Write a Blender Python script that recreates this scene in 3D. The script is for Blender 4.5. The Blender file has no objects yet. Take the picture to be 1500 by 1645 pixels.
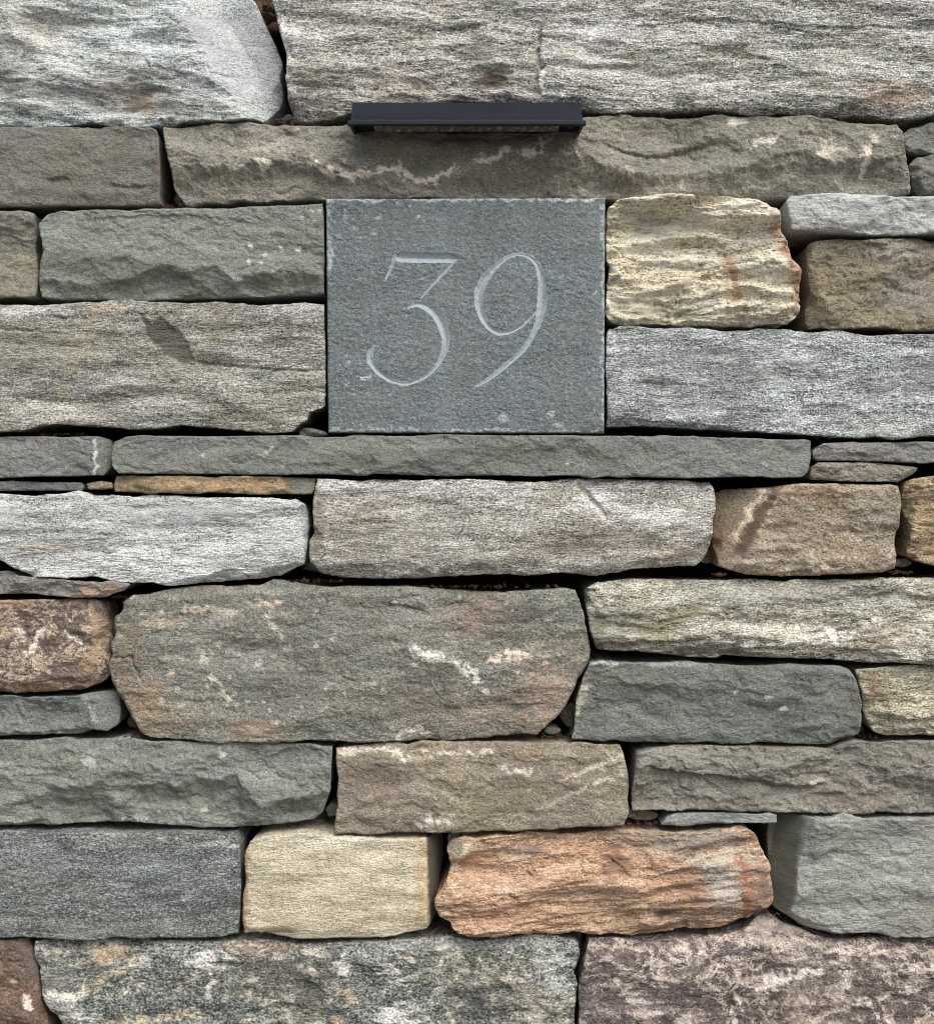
import bpy, math, random
import numpy as np
from mathutils import Vector

# ------------------------------------------------------------------ set-up
S = 1.0 / 1500.0            # metres per drawing unit (a unit is 0.667 mm)
Z0 = 0.95                   # height above ground of the wall point opposite the camera
DIST = 1.35
scene = bpy.context.scene
C = scene.collection

def P(px, py, h=0.0):
    """drawing unit (right, down, out of the wall) -> metres"""
    return ((px - 750.0) * S, -h * S, Z0 + (822.5 - py) * S)

cam_d = bpy.data.cameras.new('camera')
cam = bpy.data.objects.new('camera', cam_d)
C.objects.link(cam)
cam.location = (0, -DIST, Z0)
cam.rotation_euler = (math.radians(90), 0, 0)
cam_d.sensor_fit = 'VERTICAL'
cam_d.sensor_height = 24.0
cam_d.lens = 12.0 / (822.5 * S / DIST)
cam_d.clip_start = 0.02
cam_d.clip_end = 2000
scene.camera = cam

SUN_EL, SUN_AZ = 50.0, 28.0       # azimuth measured from straight out of the wall towards the right
world = bpy.data.worlds.new('World')
scene.world = world
world.use_nodes = True
wn = world.node_tree.nodes
wl = world.node_tree.links
wn.clear()
sky = wn.new('ShaderNodeTexSky')
sky.sky_type = 'NISHITA'
sky.sun_disc = False
sky.sun_elevation = math.radians(SUN_EL)
sky.sun_rotation = math.radians(180 - SUN_AZ)
sky.air_density = 1.0
sky.dust_density = 4.0
sky.ozone_density = 0.6
bg = wn.new('ShaderNodeBackground')
bg.inputs['Strength'].default_value = 0.13
wo = wn.new('ShaderNodeOutputWorld')
wl.new(sky.outputs[0], bg.inputs[0])
wl.new(bg.outputs[0], wo.inputs[0])

sun_d = bpy.data.lights.new('sun', 'SUN')
sun_d.energy = 1.45
sun_d.angle = math.radians(50)
sun_d.color = (1.0, 0.97, 0.88)
sun = bpy.data.objects.new('sun', sun_d)
C.objects.link(sun)
_e, _a = math.radians(SUN_EL), math.radians(SUN_AZ)
sdir = Vector((math.cos(_e) * math.sin(_a), -math.cos(_e) * math.cos(_a), math.sin(_e)))
sun.rotation_euler = sdir.to_track_quat('Z', 'Y').to_euler()
sun.location = (1.5, -3, 4)

scene.view_settings.view_transform = 'Standard'
scene.view_settings.look = 'None'
scene.view_settings.exposure = 0.5
scene.view_settings.gamma = 1.0
scene.view_settings.use_curve_mapping = False
scene.render.engine = 'CYCLES'
scene.cycles.max_bounces = 4
scene.cycles.diffuse_bounces = 3
scene.cycles.use_denoising = True
scene.cycles.denoiser = 'OPENIMAGEDENOISE'
scene.cycles.denoising_input_passes = 'RGB_ALBEDO_NORMAL'
scene.cycles.denoising_prefilter = 'ACCURATE'
scene.cycles.pixel_filter_type = 'BLACKMAN_HARRIS'
scene.cycles.filter_width = 1.05

# ------------------------------------------------------------------ noise
_PT = {}
def _tab(seed):
    if seed not in _PT:
        r = np.random.RandomState(seed % 100000)
        p = r.permutation(256)
        a = r.rand(256) * 2 * np.pi
        _PT[seed] = (np.concatenate([p, p]), np.cos(a).astype(np.float32), np.sin(a).astype(np.float32))
    return _PT[seed]

def pn(x, y, seed=0):
    p, gc, gs = _tab(seed)
    xi = np.floor(x).astype(np.int64); yi = np.floor(y).astype(np.int64)
    fx = (x - xi).astype(np.float32); fy = (y - yi).astype(np.float32)
    xi &= 255; yi &= 255
    u = fx * fx * fx * (fx * (fx * 6 - 15) + 10)
    v = fy * fy * fy * (fy * (fy * 6 - 15) + 10)
    xj = (xi + 1) & 255; yj = (yi + 1) & 255
    def g(ix, iy, dx, dy):
        k = p[p[ix] + iy]
        return gc[k] * dx + gs[k] * dy
    a = g(xi, yi, fx, fy); b = g(xj, yi, fx - 1, fy)
    c = g(xi, yj, fx, fy - 1); d = g(xj, yj, fx - 1, fy - 1)
    return ((a + u * (b - a)) + v * ((c + u * (d - c)) - (a + u * (b - a)))) * 1.5

def fbm(x, y, octv, seed, gain=0.5):
    s = 0; a = 1.0; f = 1.0
    for k in range(octv):
        s = s + a * pn(x * f + 17.3 * k, y * f + 9.1 * k, seed + k)
        a *= gain; f *= 2.03
    return s

def chips(x, y, seed, jit=0.9):
    """concave bowls that meet in crisp ridges, like a knapped face: 0 at bowl floors, higher at ridges"""
    r = np.random.RandomState(seed % 100000)
    T = r.rand(64, 64, 3).astype(np.float32)
    xi = np.floor(x).astype(np.int64); yi = np.floor(y).astype(np.int64)
    best = np.full(x.shape, 9.0, np.float32)
    for dx in (-1, 0, 1):
        for dy in (-1, 0, 1):
            t = T[(xi + dx) & 63, (yi + dy) & 63]
            px = xi + dx + 0.5 + (t[..., 0] - .5) * jit
            py = yi + dy + 0.5 + (t[..., 1] - .5) * jit
            d = (x - px) ** 2 + (y - py) ** 2 + t[..., 2] * 0.45
            best = np.minimum(best, d)
    return best

def segdist(X, Y, pts):
    """distance to polyline and parameter (index+fraction)"""
    bd = np.full(X.shape, 1e9); bt = np.zeros(X.shape)
    for i in range(len(pts) - 1):
        (ax, ay), (bx, by) = pts[i][:2], pts[i + 1][:2]
        dx, dy = bx - ax, by - ay
        L = dx * dx + dy * dy + 1e-9
        t = np.clip(((X - ax) * dx + (Y - ay) * dy) / L, 0, 1)
        d = np.hypot(X - ax - t * dx, Y - ay - t * dy)
        m = d < bd
        bd = np.where(m, d, bd); bt = np.where(m, i + t, bt)
    return bd, bt

# ------------------------------------------------------------------ materials
def lin(h):
    if isinstance(h, str):
        h = h.lstrip('#'); c = [int(h[i:i + 2], 16) / 255 for i in (0, 2, 4)]
    else:
        c = h
    return tuple(x / 12.92 if x <= 0.04045 else ((x + .055) / 1.055) ** 2.4 for x in c)

class NT:
    def __init__(self, name):
        self.m = bpy.data.materials.new(name); self.m.use_nodes = True
        self.t = self.m.node_tree; self.n = self.t.nodes; self.l = self.t.links
        self.n.clear()
        self.out = self.n.new('ShaderNodeOutputMaterial')
        self.b = self.n.new('ShaderNodeBsdfPrincipled')
        self.l.new(self.b.outputs[0], self.out.inputs[0])
    def node(self, k, **kw):
        o = self.n.new(k)
        for a, v in kw.items(): setattr(o, a, v)
        return o
    def link(self, a, b): self.l.new(a, b)
    def mapping(self, scale, loc=(0, 0, 0), rot=(0, 0, 0)):
        if not hasattr(self, 'tc'): self.tc = self.node('ShaderNodeTexCoord')
        # rotate first, then stretch
        a = self.node('ShaderNodeMapping'); a.inputs['Rotation'].default_value = rot
        a.inputs['Location'].default_value = loc
        self.link(self.tc.outputs['Object'], a.inputs[0])
        b = self.node('ShaderNodeMapping'); b.inputs['Scale'].default_value = scale
        self.link(a.outputs[0], b.inputs[0])
        return b.outputs[0]
    def noise(self, vec, scale=1.0, detail=4, rough=0.55, dist=0.0):
        o = self.node('ShaderNodeTexNoise'); o.inputs['Scale'].default_value = scale
        o.inputs['Detail'].default_value = detail; o.inputs['Roughness'].default_value = rough
        o.inputs['Distortion'].default_value = dist
        self.link(vec, o.inputs['Vector']); return o.outputs[0]
    def math(self, op, a, b=None, c=None, clamp=False):
        o = self.node('ShaderNodeMath', operation=op, use_clamp=clamp)
        for i, v in enumerate((a, b, c)):
            if v is None: continue
            if isinstance(v, (int, float)): o.inputs[i].default_value = v
            else: self.link(v, o.inputs[i])
        return o.outputs[0]
    def ramp(self, fac, stops, interp='LINEAR'):
        o = self.node('ShaderNodeValToRGB'); e = o.color_ramp.elements
        o.color_ramp.interpolation = interp
        while len(e) < len(stops): e.new(0.5)
        for k, (p, c) in enumerate(stops):
            e[k].position = p; e[k].color = (*c, 1) if len(c) == 3 else c
        self.link(fac, o.inputs[0]); return o.outputs[0]
    def mix(self, fac, a, b, blend='MIX'):
        o = self.node('ShaderNodeMix', data_type='RGBA', blend_type=blend)
        if isinstance(fac, (int, float)): o.inputs[0].default_value = fac
        else: self.link(fac, o.inputs[0])
        for i, v in ((6, a), (7, b)):
            if isinstance(v, tuple): o.inputs[i].default_value = (*v, 1)
            else: self.link(v, o.inputs[i])
        return o.outputs[2]
    def bump(self, h, dist, strength=1.0, nrm=None):
        o = self.node('ShaderNodeBump'); o.inputs['Distance'].default_value = dist
        o.inputs['Strength'].default_value = strength
        self.link(h, o.inputs['Height'])
        if nrm is not None: self.link(nrm, o.inputs['Normal'])
        return o.outputs[0]

# stone kinds: colours dark / mid / light, second tone, streak and grain sizes (mm), contrast, bump
KINDS = {
 #           dark      mid       light     second    streak(mm)   grain contrast bump
 'gneiss':  ('424442', '8a8d8a', 'eceeec', '8a8778', (6.5, 1.15), 1.5, 0.92, 0.9),
 'tan':     ('4b4435', '9c957f', 'eee9d8', '8c8f86', (6.5, 1.25), 1.5, 0.88, 0.9),
 'cream':   ('8a7e62', 'c9c0a4', 'f2ecdc', 'b0a890', (8, 1.2), 1.5, 0.80, 0.9),
 'orange':  ('684c3a', 'b08a68', 'e8d0b6', 'a08c70', (9, 1.4), 1.6, 0.72, 1.0),
 'slate':   ('575955', '787b75', 'a0a39d', '7b796d', (4, 2.0), 1.4, 0.60, 0.9),
 'bluish':  ('6e7273', '9b9fa0', 'd2d5d5', '919492', (9, 1.3), 1.4, 0.58, 0.8),
 'brown':   ('524a3d', '7c7464', 'ada492', '6f6a5c', (3.5, 2.0), 1.4, 0.58, 0.9),
 'granite': ('3a3f42', '6c7477', 'c3c9cb', '7a7c78', (4.5, 1.5), 1.5, 0.84, 0.8),
 'mixed':   ('4a4b45', '7a7972', 'b5b3a9', '847868', (3.5, 1.8), 1.5, 0.74, 0.8),
 'marble':  ('40352f', '685b53', 'a3958a', '6b6057', (4, 2.2), 1.6, 0.66, 0.8),
 'lichen':  ('27292b', '5c5e5b', 'a8a69a', '7d755f', (4, 2.4), 1.8, 0.98, 1.0),
}

def stone_material(name, kind, seed, ang=0.0, vein=0.0, veincol='d8ccbb', crust=0.0, over=None, tintcut=0.5, gain=(1, 1, 1)):
    dk, md, lt, second, (sl, sw), grain, con, bmp = KINDS[kind]
    if over: dk, md, lt = over[:3]; second = over[3] if len(over) > 3 else second
    L = lambda h: tuple(min(.92, a * b) for a, b in zip(lin(h), gain))
    T = NT(name)
    rr = random.Random(seed)
    loc = tuple(rr.uniform(-5, 5) for _ in range(3))
    rot = (0, math.radians(ang), 0)
    mm = 0.001
    v1 = T.mapping((1 / (sl * mm), 1 / (sl * mm), 1 / (sw * mm)), loc, rot)       # mineral streaks
    n1 = T.noise(v1, 1.0, 5, 0.68, 0.25)
    v2 = T.mapping((1 / .055, 1 / .055, 1 / .018), loc, rot)                      # bands
    n2 = T.noise(v2, 1.0, 3, 0.55, 0.4)
    v3 = T.mapping((1 / (grain * 1.35 * mm),) * 2 + (1 / (grain * mm),), loc, rot)   # grain
    n3 = T.noise(v3, 1.0, 1, 0.5, .3)
    # sharpen each about 0.5
    s1 = T.math('MULTIPLY_ADD', n1, 2.0 * con, 0.5 - 1.0 * con)
    s3 = T.math('MULTIPLY_ADD', n3, 1.4 * con, -0.7 * con)
    s2 = T.math('MULTIPLY_ADD', n2, 0.9 * con, -0.45 * con)
    f = T.math('ADD', T.math('ADD', s1, s3), s2)
    col = T.ramp(f, [(0.08, L(dk)), (0.46, L(md)), (0.92, L(lt))])
    # slow second tone
    v4 = T.mapping((1 / .10, 1 / .10, 1 / .05), tuple(a + 3 for a in loc), rot)
    n4 = T.noise(v4, 1.0, 3, 0.6, 0.6)
    m4 = T.math('MULTIPLY_ADD', n4, 3.2, -1.45, clamp=True)
    var = T.math('MULTIPLY_ADD', f, 1.05, 0.45)              # the same grain, carried over to other colours
    def grained(c):
        o = T.node('ShaderNodeVectorMath', operation='SCALE')
        if isinstance(c, tuple): o.inputs[0].default_value = c
        else: T.link(c, o.inputs[0])
        T.link(T.math('MAXIMUM', var, 0.18), o.inputs['Scale']); return o.outputs[0]
    col = T.mix(T.math('MULTIPLY', m4, .6), col, grained(L(second)))
    hb = T.math('ADD', s1, s3)
    if vein > 0:                                   # pale mineral threads
        v5 = T.mapping((1 / .042, 1 / .042, 1 / .030), tuple(a + 7 for a in loc), rot)
        n5 = T.noise(v5, 1.0, 5, 0.66, 0.7)
        rid = T.math('ABSOLUTE', T.math('SUBTRACT', n5, 0.5))
        rid = T.math('SUBTRACT', 1.15, T.math('MULTIPLY', rid, 24.0), clamp=True)
        rid = T.math('MULTIPLY', rid, T.math('MULTIPLY_ADD', n3, 4.0, -1.2, clamp=True), clamp=True)
        rid = T.math('MULTIPLY', rid, T.math('MULTIPLY_ADD', n4, 5.0, -1.7, clamp=True))
        rid = T.math('MULTIPLY', rid, vein, clamp=True)
        col = T.mix(rid, col, lin(veincol))
    if crust > 0:                                  # blotchy, lacy pale crust
        v6 = T.mapping((1 / .020, 1 / .020, 1 / .014), tuple(a + 11 for a in loc), rot)
        n6 = T.noise(v6, 1.0, 6, 0.76, 0.25)
        k6 = T.math('MULTIPLY_ADD', T.math('ADD', n6, T.math('MULTIPLY_ADD', n4, .35, -.175)), 9.0, -5.15 + .6 * crust, clamp=True)
        k6 = T.math('MULTIPLY', k6, crust, clamp=True)
        col = T.mix(k6, col, grained(lin(veincol)))
    # placed stains, mineral patches and some painted light and shade (vertex attribute), broken up by the grain
    at = T.node('ShaderNodeAttribute', attribute_name='tint')
    brk = T.math('MULTIPLY_ADD', T.math('ADD', n1, n3), 1.5, -1.5)
    al = at.outputs['Alpha']
    fa = T.math('ADD', al, T.math('MULTIPLY', T.math('MULTIPLY', brk, tintcut * 2.4), T.math('MULTIPLY', al, T.math('SUBTRACT', 1.25, al))), clamp=True)
    col = T.mix(fa, col, grained(at.outputs['Color']))
    # tiny pits
    n7 = T.noise(T.mapping((900,) * 3, loc), 1.0, 1, 0.5)
    pit = T.math('MULTIPLY_ADD', n7, 5.0, -1.2, clamp=True)
    col = T.mix(T.math('MULTIPLY_ADD', pit, 0.4, 0.6), T.mix(0.5, col, lin(dk)), col)
    T.link(col, T.b.inputs['Base Color'])
    T.b.inputs['Roughness'].default_value = 0.88
    T.b.inputs['Specular IOR Level'].default_value = 0.28
    nb = T.bump(hb, 0.0012 * bmp)
    T.link(nb, T.b.inputs['Normal'])
    return T.m

# ------------------------------------------------------------------ features cut into a stone face
def f_ridge(pts, up=.2, dn=.4, lim=16, rough=5):
    xs = [p[0] for p in pts]; ys = [p[1] for p in pts]
    def fn(X, Y, H, sd):
        yr = np.interp(X, xs, ys) + rough * fbm(X / 30, Y / 90, 4, sd + 71)
        w = np.clip((X - xs[0] + 25) / 50, 0, 1) * np.clip((xs[-1] + 25 - X) / 50, 0, 1)
        d = Y - yr
        return H - w * (lim * (1 - np.exp(-dn * np.maximum(d, 0) / lim)) + lim * (1 - np.exp(-up * np.maximum(-d, 0) / lim)))
    return fn
def f_facet(x, y, gx, gy, rough=2.5, lim=60):
    def fn(X, Y, H, sd):
        pl = gx * (X - x) + gy * (Y - y) + rough * fbm(X / 34, Y / 22, 4, sd + 31)
        return np.minimum(H, np.maximum(pl, -lim))
    return fn
def f_scoop(x, y, rx, ry, ang, d, rough=.22):
    a = math.radians(ang)
    def fn(X, Y, H, sd):
        u = ((X - x) * math.cos(a) + (Y - y) * math.sin(a)) / rx
        v = (-(X - x) * math.sin(a) + (Y - y) * math.cos(a)) / ry
        r = u * u + v * v + rough * fbm(X / 16, Y / 16, 3, sd + 51)
        return H - d * np.clip(1 - r, 0, 1) ** 0.7
    return fn
def f_groove(pts, w, d):
    def fn(X, Y, H, sd):
        Xw = X + 3 * fbm(X / 12, Y / 12, 3, sd + 5); Yw = Y + 3 * fbm(X / 12, Y / 12, 3, sd + 6)
        dd, _ = segdist(Xw, Yw, pts)
        return H - d * np.clip(1 - dd / w, 0, 1)
    return fn
def f_step(pts, h, fade, rough=3):
    """the face drops back by h just below the line and recovers over `fade`"""
    xs = [p[0] for p in pts]; ys = [p[1] for p in pts]
    def fn(X, Y, H, sd):
        yr = np.interp(X, xs, ys) + rough * fbm(X / 22, Y / 60, 4, sd + 91)
        w = np.clip((X - xs[0]) / 30, 0, 1) * np.clip((xs[-1] - X) / 30, 0, 1)
        d = Y - yr
        return H - w * h * np.clip(d / 2.5, 0, 1) * np.exp(-np.maximum(d, 0) / fade)
    return fn
def f_vstep(pts, h, fade):
    """same, for an upright line: the face drops back by h to the left of it"""
    xs = [p[0] for p in pts]; ys = [p[1] for p in pts]
    def fn(X, Y, H, sd):
        xr = np.interp(Y, ys, xs) + 8 * fbm(X / 90, Y / 30, 4, sd + 93, .6)
        w = np.clip((Y - ys[0]) / 20, 0, 1) * np.clip((ys[-1] - Y) / 20, 0, 1)
        d = xr - X
        return H - w * h * np.clip(d / 3, 0, 1) * np.exp(-np.maximum(d, 0) / fade)
    return fn
def f_bump(x, y, rx, ry, ang, h):
    a = math.radians(ang)
    def fn(X, Y, H, sd):
        u = ((X - x) * math.cos(a) + (Y - y) * math.sin(a)) / rx
        v = (-(X - x) * math.sin(a) + (Y - y) * math.cos(a)) / ry
        return H + h * np.exp(-(u * u + v * v) * 1.5)
    return fn
def f_chip(pts, sz, d, side=1):
    """a row of conchoidal chips struck along an edge line"""
    def fn(X, Y, H, sd):
        dd, tt = segdist(X, Y, pts)
        Xw = X + 8 * fbm(X / 25, Y / 25, 3, sd + 15)
        c = chips(Xw / sz, Y / (sz * .7), sd + 44)
        k = np.clip(1 - dd / (sz * 1.1), 0, 1)
        return H - d * k * np.clip(1.2 - c * 2.0, 0, 1)
    return fn

def inside(X, Y, pts):
    r = np.zeros(X.shape, bool); n = len(pts)
    for i in range(n):
        (ax, ay), (bx, by) = pts[i], pts[(i + 1) % n]
        if ay == by: continue
        r ^= ((ay > Y) != (by > Y)) & (X < (bx - ax) * (Y - ay) / (by - ay) + ax)
    return r
def polymask(X, Y, pts, sd, wob=3.0, soft=1.5):
    Xw = X + wob * fbm(X / 14, Y / 14, 4, sd + 83, .6); Yw = Y + wob * fbm(X / 14, Y / 14, 4, sd + 84, .6)
    d, _ = segdist(Xw, Yw, list(pts) + [pts[0]])
    return np.clip(.5 + np.where(inside(Xw, Yw, pts), d, -d) / (2 * soft), 0, 1)
def f_poly(pts, h, wob=3.0, soft=1.2, gx=0.0, gy=0.0):
    """a flake lifted out (h below the face), floor tilted by gx, gy"""
    cx = sum(p[0] for p in pts) / len(pts); cy = sum(p[1] for p in pts) / len(pts)
    def fn(X, Y, H, sd):
        m = polymask(X, Y, pts, sd, wob, soft)
        return H - m * np.maximum(h + gx * (X - cx) + gy * (Y - cy), 0)
    return fn
# tints: patches and lines of another colour
def t_poly(pts, col, a, wob=3.0, soft=2.0):
    def fn(X, Y, sd):
        return a * polymask(X, Y, pts, sd, wob, soft), soft_lin(col)
    return fn
def soft_lin(c, k=.38):
    r = lin(c); g = .3 * r[0] + .6 * r[1] + .1 * r[2]
    return tuple(x * (1 - k) + g * k for x in r)
def t_pat(x, y, rx, ry, ang, col, a, soft=1.0, brk=.5):
    k = math.radians(ang)
    def fn(X, Y, sd):
        u = ((X - x) * math.cos(k) + (Y - y) * math.sin(k)) / rx
        v = (-(X - x) * math.sin(k) + (Y - y) * math.cos(k)) / ry
        r = np.sqrt(u * u + v * v) + brk * 1.15 * fbm(X / 34, Y / 9, 5, sd + 61, .62)
        return a * np.clip((1.15 - r) / (0.6 * soft), 0, 1), soft_lin(col)
    return fn
def t_lin(pts, w, col, a, brk=.6):
    def fn(X, Y, sd):
        Xw = X + 6 * fbm(X / 18, Y / 18, 4, sd + 23); Yw = Y + 6 * fbm(X / 18, Y / 18, 4, sd + 24)
        dd, _ = segdist(Xw, Yw, pts)
        k = 1 + brk * 1.6 * fbm(X / 11, Y / 11, 4, sd + 29)
        return min(1, a * 1.15) * np.clip(1.45 - dd / (1.15 * w * np.maximum(k, .05)), 0, 1), tuple(min(.8, 1.08 * q) for q in soft_lin(col))
    return fn
def t_spots(n, box, r0, r1, col, a, seed):
    rr = random.Random(seed)
    pts = [(rr.uniform(box[0], box[2]), rr.uniform(box[1], box[3]), rr.uniform(r0, r1)) for _ in range(n)]
    def fn(X, Y, sd):
        m = np.zeros(X.shape)
        w = 1 + .9 * fbm(X / 9, Y / 7, 3, sd + 77)
        for x, y, r in pts:
            d = np.hypot((X - x) * .8, Y - y)
            m = np.maximum(m, np.clip(1.3 - d / (r * np.maximum(w, .1)), 0, 1))
        return a * m, soft_lin(col)
    return fn

# ------------------------------------------------------------------ relief of each kind
def terr(t, k, w=.10):
    """split layers: flat treads with steep risers"""
    t = t * k; f = np.floor(t); fr = t - f
    return (f + np.clip((fr - .5) / w + .5, 0, 1) * .8 + .2 * fr) / k
def relief(kind, X, Y, sd, ang):
    a = math.radians(ang)
    U = X * math.cos(a) - Y * math.sin(a)       # along the foliation
    V = X * math.sin(a) + Y * math.cos(a)
    W = V + 4 * fbm(U / 160, V / 90, 3, sd + 1)
    if kind in ('gneiss', 'tan', 'orange', 'cream'):
        amp = {'gneiss': 1.0, 'tan': 1.15, 'orange': 1.1, 'cream': .36}[kind]
        big = 7.0 * fbm(U / 190, W / 85, 3, sd + 3)
        lay = fbm(U / 95, W / 15, 4, sd + 7, .6)
        lay = np.sign(lay) * np.abs(lay) ** .75
        fib = fbm(U / 26, W / 4.6, 3, sd + 12, .62)
        xf = U + 16 * fbm(U / 34, V / 22, 3, sd); yf = W + 8 * fbm(U / 34, V / 22, 3, sd + 2)
        flake = .7 * chips(xf / 90, yf / 34, sd + 19) + .4 * chips(xf / 31, yf / 11, sd + 20)
        lev = terr(fbm(U / 150, W / 36, 5, sd + 22, .5), 4.5, .07)
        cr = np.clip(1 - np.abs(fbm(U / 85, W / 10, 3, sd + 27, .5)) / .045, 0, 1) * np.clip(3 * fbm(U / 60, W / 26, 2, sd + 28) - .45, 0, 1)
        return amp * (big * 1.4 + 8 * lev + .9 * lay + .8 * fib + 2.2 * (np.clip(flake, 0, .9) - .4) + 17 * (np.clip(chips(xf / 230, yf / 95, sd + 25), 0, .9) - .4) - 4.5 * cr)
    if kind in ('slate', 'brown', 'bluish'):
        amp = {'slate': .8, 'brown': 1.1, 'bluish': .7}[kind]
        big = 6.0 * fbm(U / 170, W / 80, 3, sd + 3)
        xw = U + 22 * fbm(U / 60, V / 40, 3, sd + 8); yw = W + 14 * fbm(U / 50, V / 40, 3, sd + 9)
        c1 = np.clip(chips(xw / 120, yw / 52, sd + 13), 0, .9)
        c2 = np.clip(chips(xw / 34, yw / 17, sd + 14), 0, .9)
        gr = fbm(U / 7.5, V / 4.6, 3, sd + 15, .6)
        if kind == 'bluish': gr = gr * .6 + fbm(U / 24, V / 4, 3, sd + 16, .6)
        c3 = np.clip(chips((U + 6 * fbm(U / 15, V / 11, 2, sd + 17)) / 13, (V + 4 * fbm(U / 15, V / 11, 2, sd + 18)) / 7.5, sd + 21), 0, .9)
        lev = terr(fbm(xw / 150, yw / 62, 5, sd + 23, .45), 4, .06)
        return amp * (big * .8 + 11 * lev + 13 * (np.clip(chips(xw / 210, yw / 90, sd + 26), 0, .9) - .4) + 4.6 * (c1 - .4) + 1.9 * (c2 - .4) + 1.9 * (c3 - .4) + .7 * gr)
    if kind in ('granite',):
        return 4 * fbm(U / 210, W / 90, 3, sd + 3) + 1.2 * fbm(U / 40, W / 12, 3, sd + 5) + .9 * fbm(U / 9, V / 4.5, 3, sd + 6, .6)
    # mixed, marble, lichen
    xw = U + 18 * fbm(U / 60, V / 40, 3, sd + 8); yw = W + 12 * fbm(U / 50, V / 40, 3, sd + 9)
    c1 = np.clip(chips(xw / 100, yw / 55, sd + 13), 0, .9)
    return 5 * fbm(U / 170, W / 90, 3, sd + 3) + 11 * (np.clip(chips(xw / 220, yw / 110, sd + 29), 0, .9) - .4) + 6 * terr(fbm(xw / 140, yw / 60, 5, sd + 24, .5), 4) + 4.0 * (c1 - .4) + 1.5 * fbm(U / 42, W / 15, 4, sd + 5, .6) + .9 * fbm(U / 9, V / 5, 3, sd + 6, .62)

# ------------------------------------------------------------------ building one stone
DEPTHS = (1.5, 4, 9, 18, 34, 60, 110, 190, 300)
def side_curve(pts, n):
    p = np.array(pts, float)
    d = np.concatenate([[0], np.cumsum(np.hypot(*np.diff(p, axis=0).T))])
    t = np.linspace(0, d[-1], n)
    return np.stack([np.interp(t, d, p[:, 0]), np.interp(t, d, p[:, 1])], 1)

def stone_grid(poly, step, sd, rag):
    p = np.array(poly, float)
    lo, hi = p.min(0), p.max(0)
    q = (p - lo) / (hi - lo)
    ci = [int(np.argmin(q[:, 0] + q[:, 1])), int(np.argmin(1 - q[:, 0] + q[:, 1])),
          int(np.argmin(2 - q[:, 0] - q[:, 1])), int(np.argmin(q[:, 0] + 1 - q[:, 1]))]
    n = len(poly)
    def run(i, j):
        r = [poly[i]]
        while i != j:
            i = (i + 1) % n; r.append(poly[i])
        return r
    T, R, B, L = run(ci[0], ci[1]), run(ci[1], ci[2]), run(ci[2], ci[3])[::-1], run(ci[3], ci[0])[::-1]
    ln = lambda c: float(np.sum(np.hypot(*np.diff(np.array(c, float), axis=0).T)))
    nu = max(6, int(max(ln(T), ln(B)) / step) + 1); nv = max(5, int(max(ln(L), ln(R)) / step) + 1)
    T, B, L, R = side_curve(T, nu), side_curve(B, nu), side_curve(L, nv), side_curve(R, nv)
    # soften the drawn polyline a little, then roughen it
    def soft(c):
        k = max(1, int(4 / step))
        for _ in range(1):
            c2 = c.copy()
            for s in range(1, k + 1):
                w = c.copy(); w[s:-s] = (c[:-2 * s] + c[2 * s:] + c[s:-s]) / 3 if len(c) > 2 * s else w[s:-s]
                c2[s:-s] = w[s:-s]
            c = c2
        return c
    rk = np.random.RandomState(sd % 99991)
    def rough(c):
        # broken, angular outline: straight runs between unevenly spaced break points
        seg = np.concatenate([[0], np.cumsum(np.hypot(*np.diff(c, axis=0).T))])
        def brk(lo, hi, amp):
            k = [0.0]
            while k[-1] < seg[-1]: k.append(k[-1] + rk.uniform(lo, hi) * rk.choice([.5, 1, 1.8]))
            o = rk.normal(0, 1, (len(k), 2)) * amp
            o[0] = 0
            e = np.clip((seg[-1] - seg) / 12, 0, 1)[:, None]
            return np.stack([np.interp(seg, k, o[:, 0]), np.interp(seg, k, o[:, 1])], 1) * e
        return c + rag * (brk(22, 60, 1.9) + brk(6, 15, .5) + brk(3, 4, .2))
    T, B, L, R = [rough(soft(c)) for c in (T, B, L, R)]
    u = np.linspace(0, 1, nu)[None, :, None]; v = np.linspace(0, 1, nv)[:, None, None]
    G = (1 - v) * T[None] + v * B[None] + (1 - u) * L[:, None] + u * R[:, None] \
        - ((1 - u) * (1 - v) * T[0] + u * (1 - v) * T[-1] + (1 - u) * v * B[0] + u * v * B[-1])
    return G, nu, nv

def add_mesh(name, V, quads, tris=None):
    me = bpy.data.meshes.new(name)
    nq = len(quads); ntr = 0 if tris is None else len(tris)
    me.vertices.add(len(V)); me.vertices.foreach_set('co', np.ascontiguousarray(V, np.float32).ravel())
    li = quads.ravel() if ntr == 0 else np.concatenate([quads.ravel(), tris.ravel()])
    me.loops.add(len(li)); me.loops.foreach_set('vertex_index', li.astype(np.int32))
    me.polygons.add(nq + ntr)
    st = np.concatenate([np.arange(nq) * 4, nq * 4 + np.arange(ntr) * 3])
    me.polygons.foreach_set('loop_start', st.astype(np.int32))
    me.polygons.foreach_set('use_smooth', np.ones(nq + ntr, bool))
    me.update(calc_edges=True)
    return me

def grid_quads(nu, nv):
    i = np.arange(nv - 1)[:, None] * nu + np.arange(nu - 1)[None]
    return np.stack([i, i + nu, i + nu + 1, i + 1], -1).reshape(-1, 4)

def ring_index(nu, nv):
    top = np.arange(nu); right = np.arange(1, nv) * nu + nu - 1
    bot = (nv - 1) * nu + np.arange(nu - 2, -1, -1); left = np.arange(nv - 2, 0, -1) * nu
    return np.concatenate([top, right, bot, left])

wall = bpy.data.objects.new('stone_wall', None)
C.objects.link(wall)
wall['label'] = 'dry stacked wall of rough grey, tan and rust coloured stones'
wall['category'] = 'stone wall'

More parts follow.
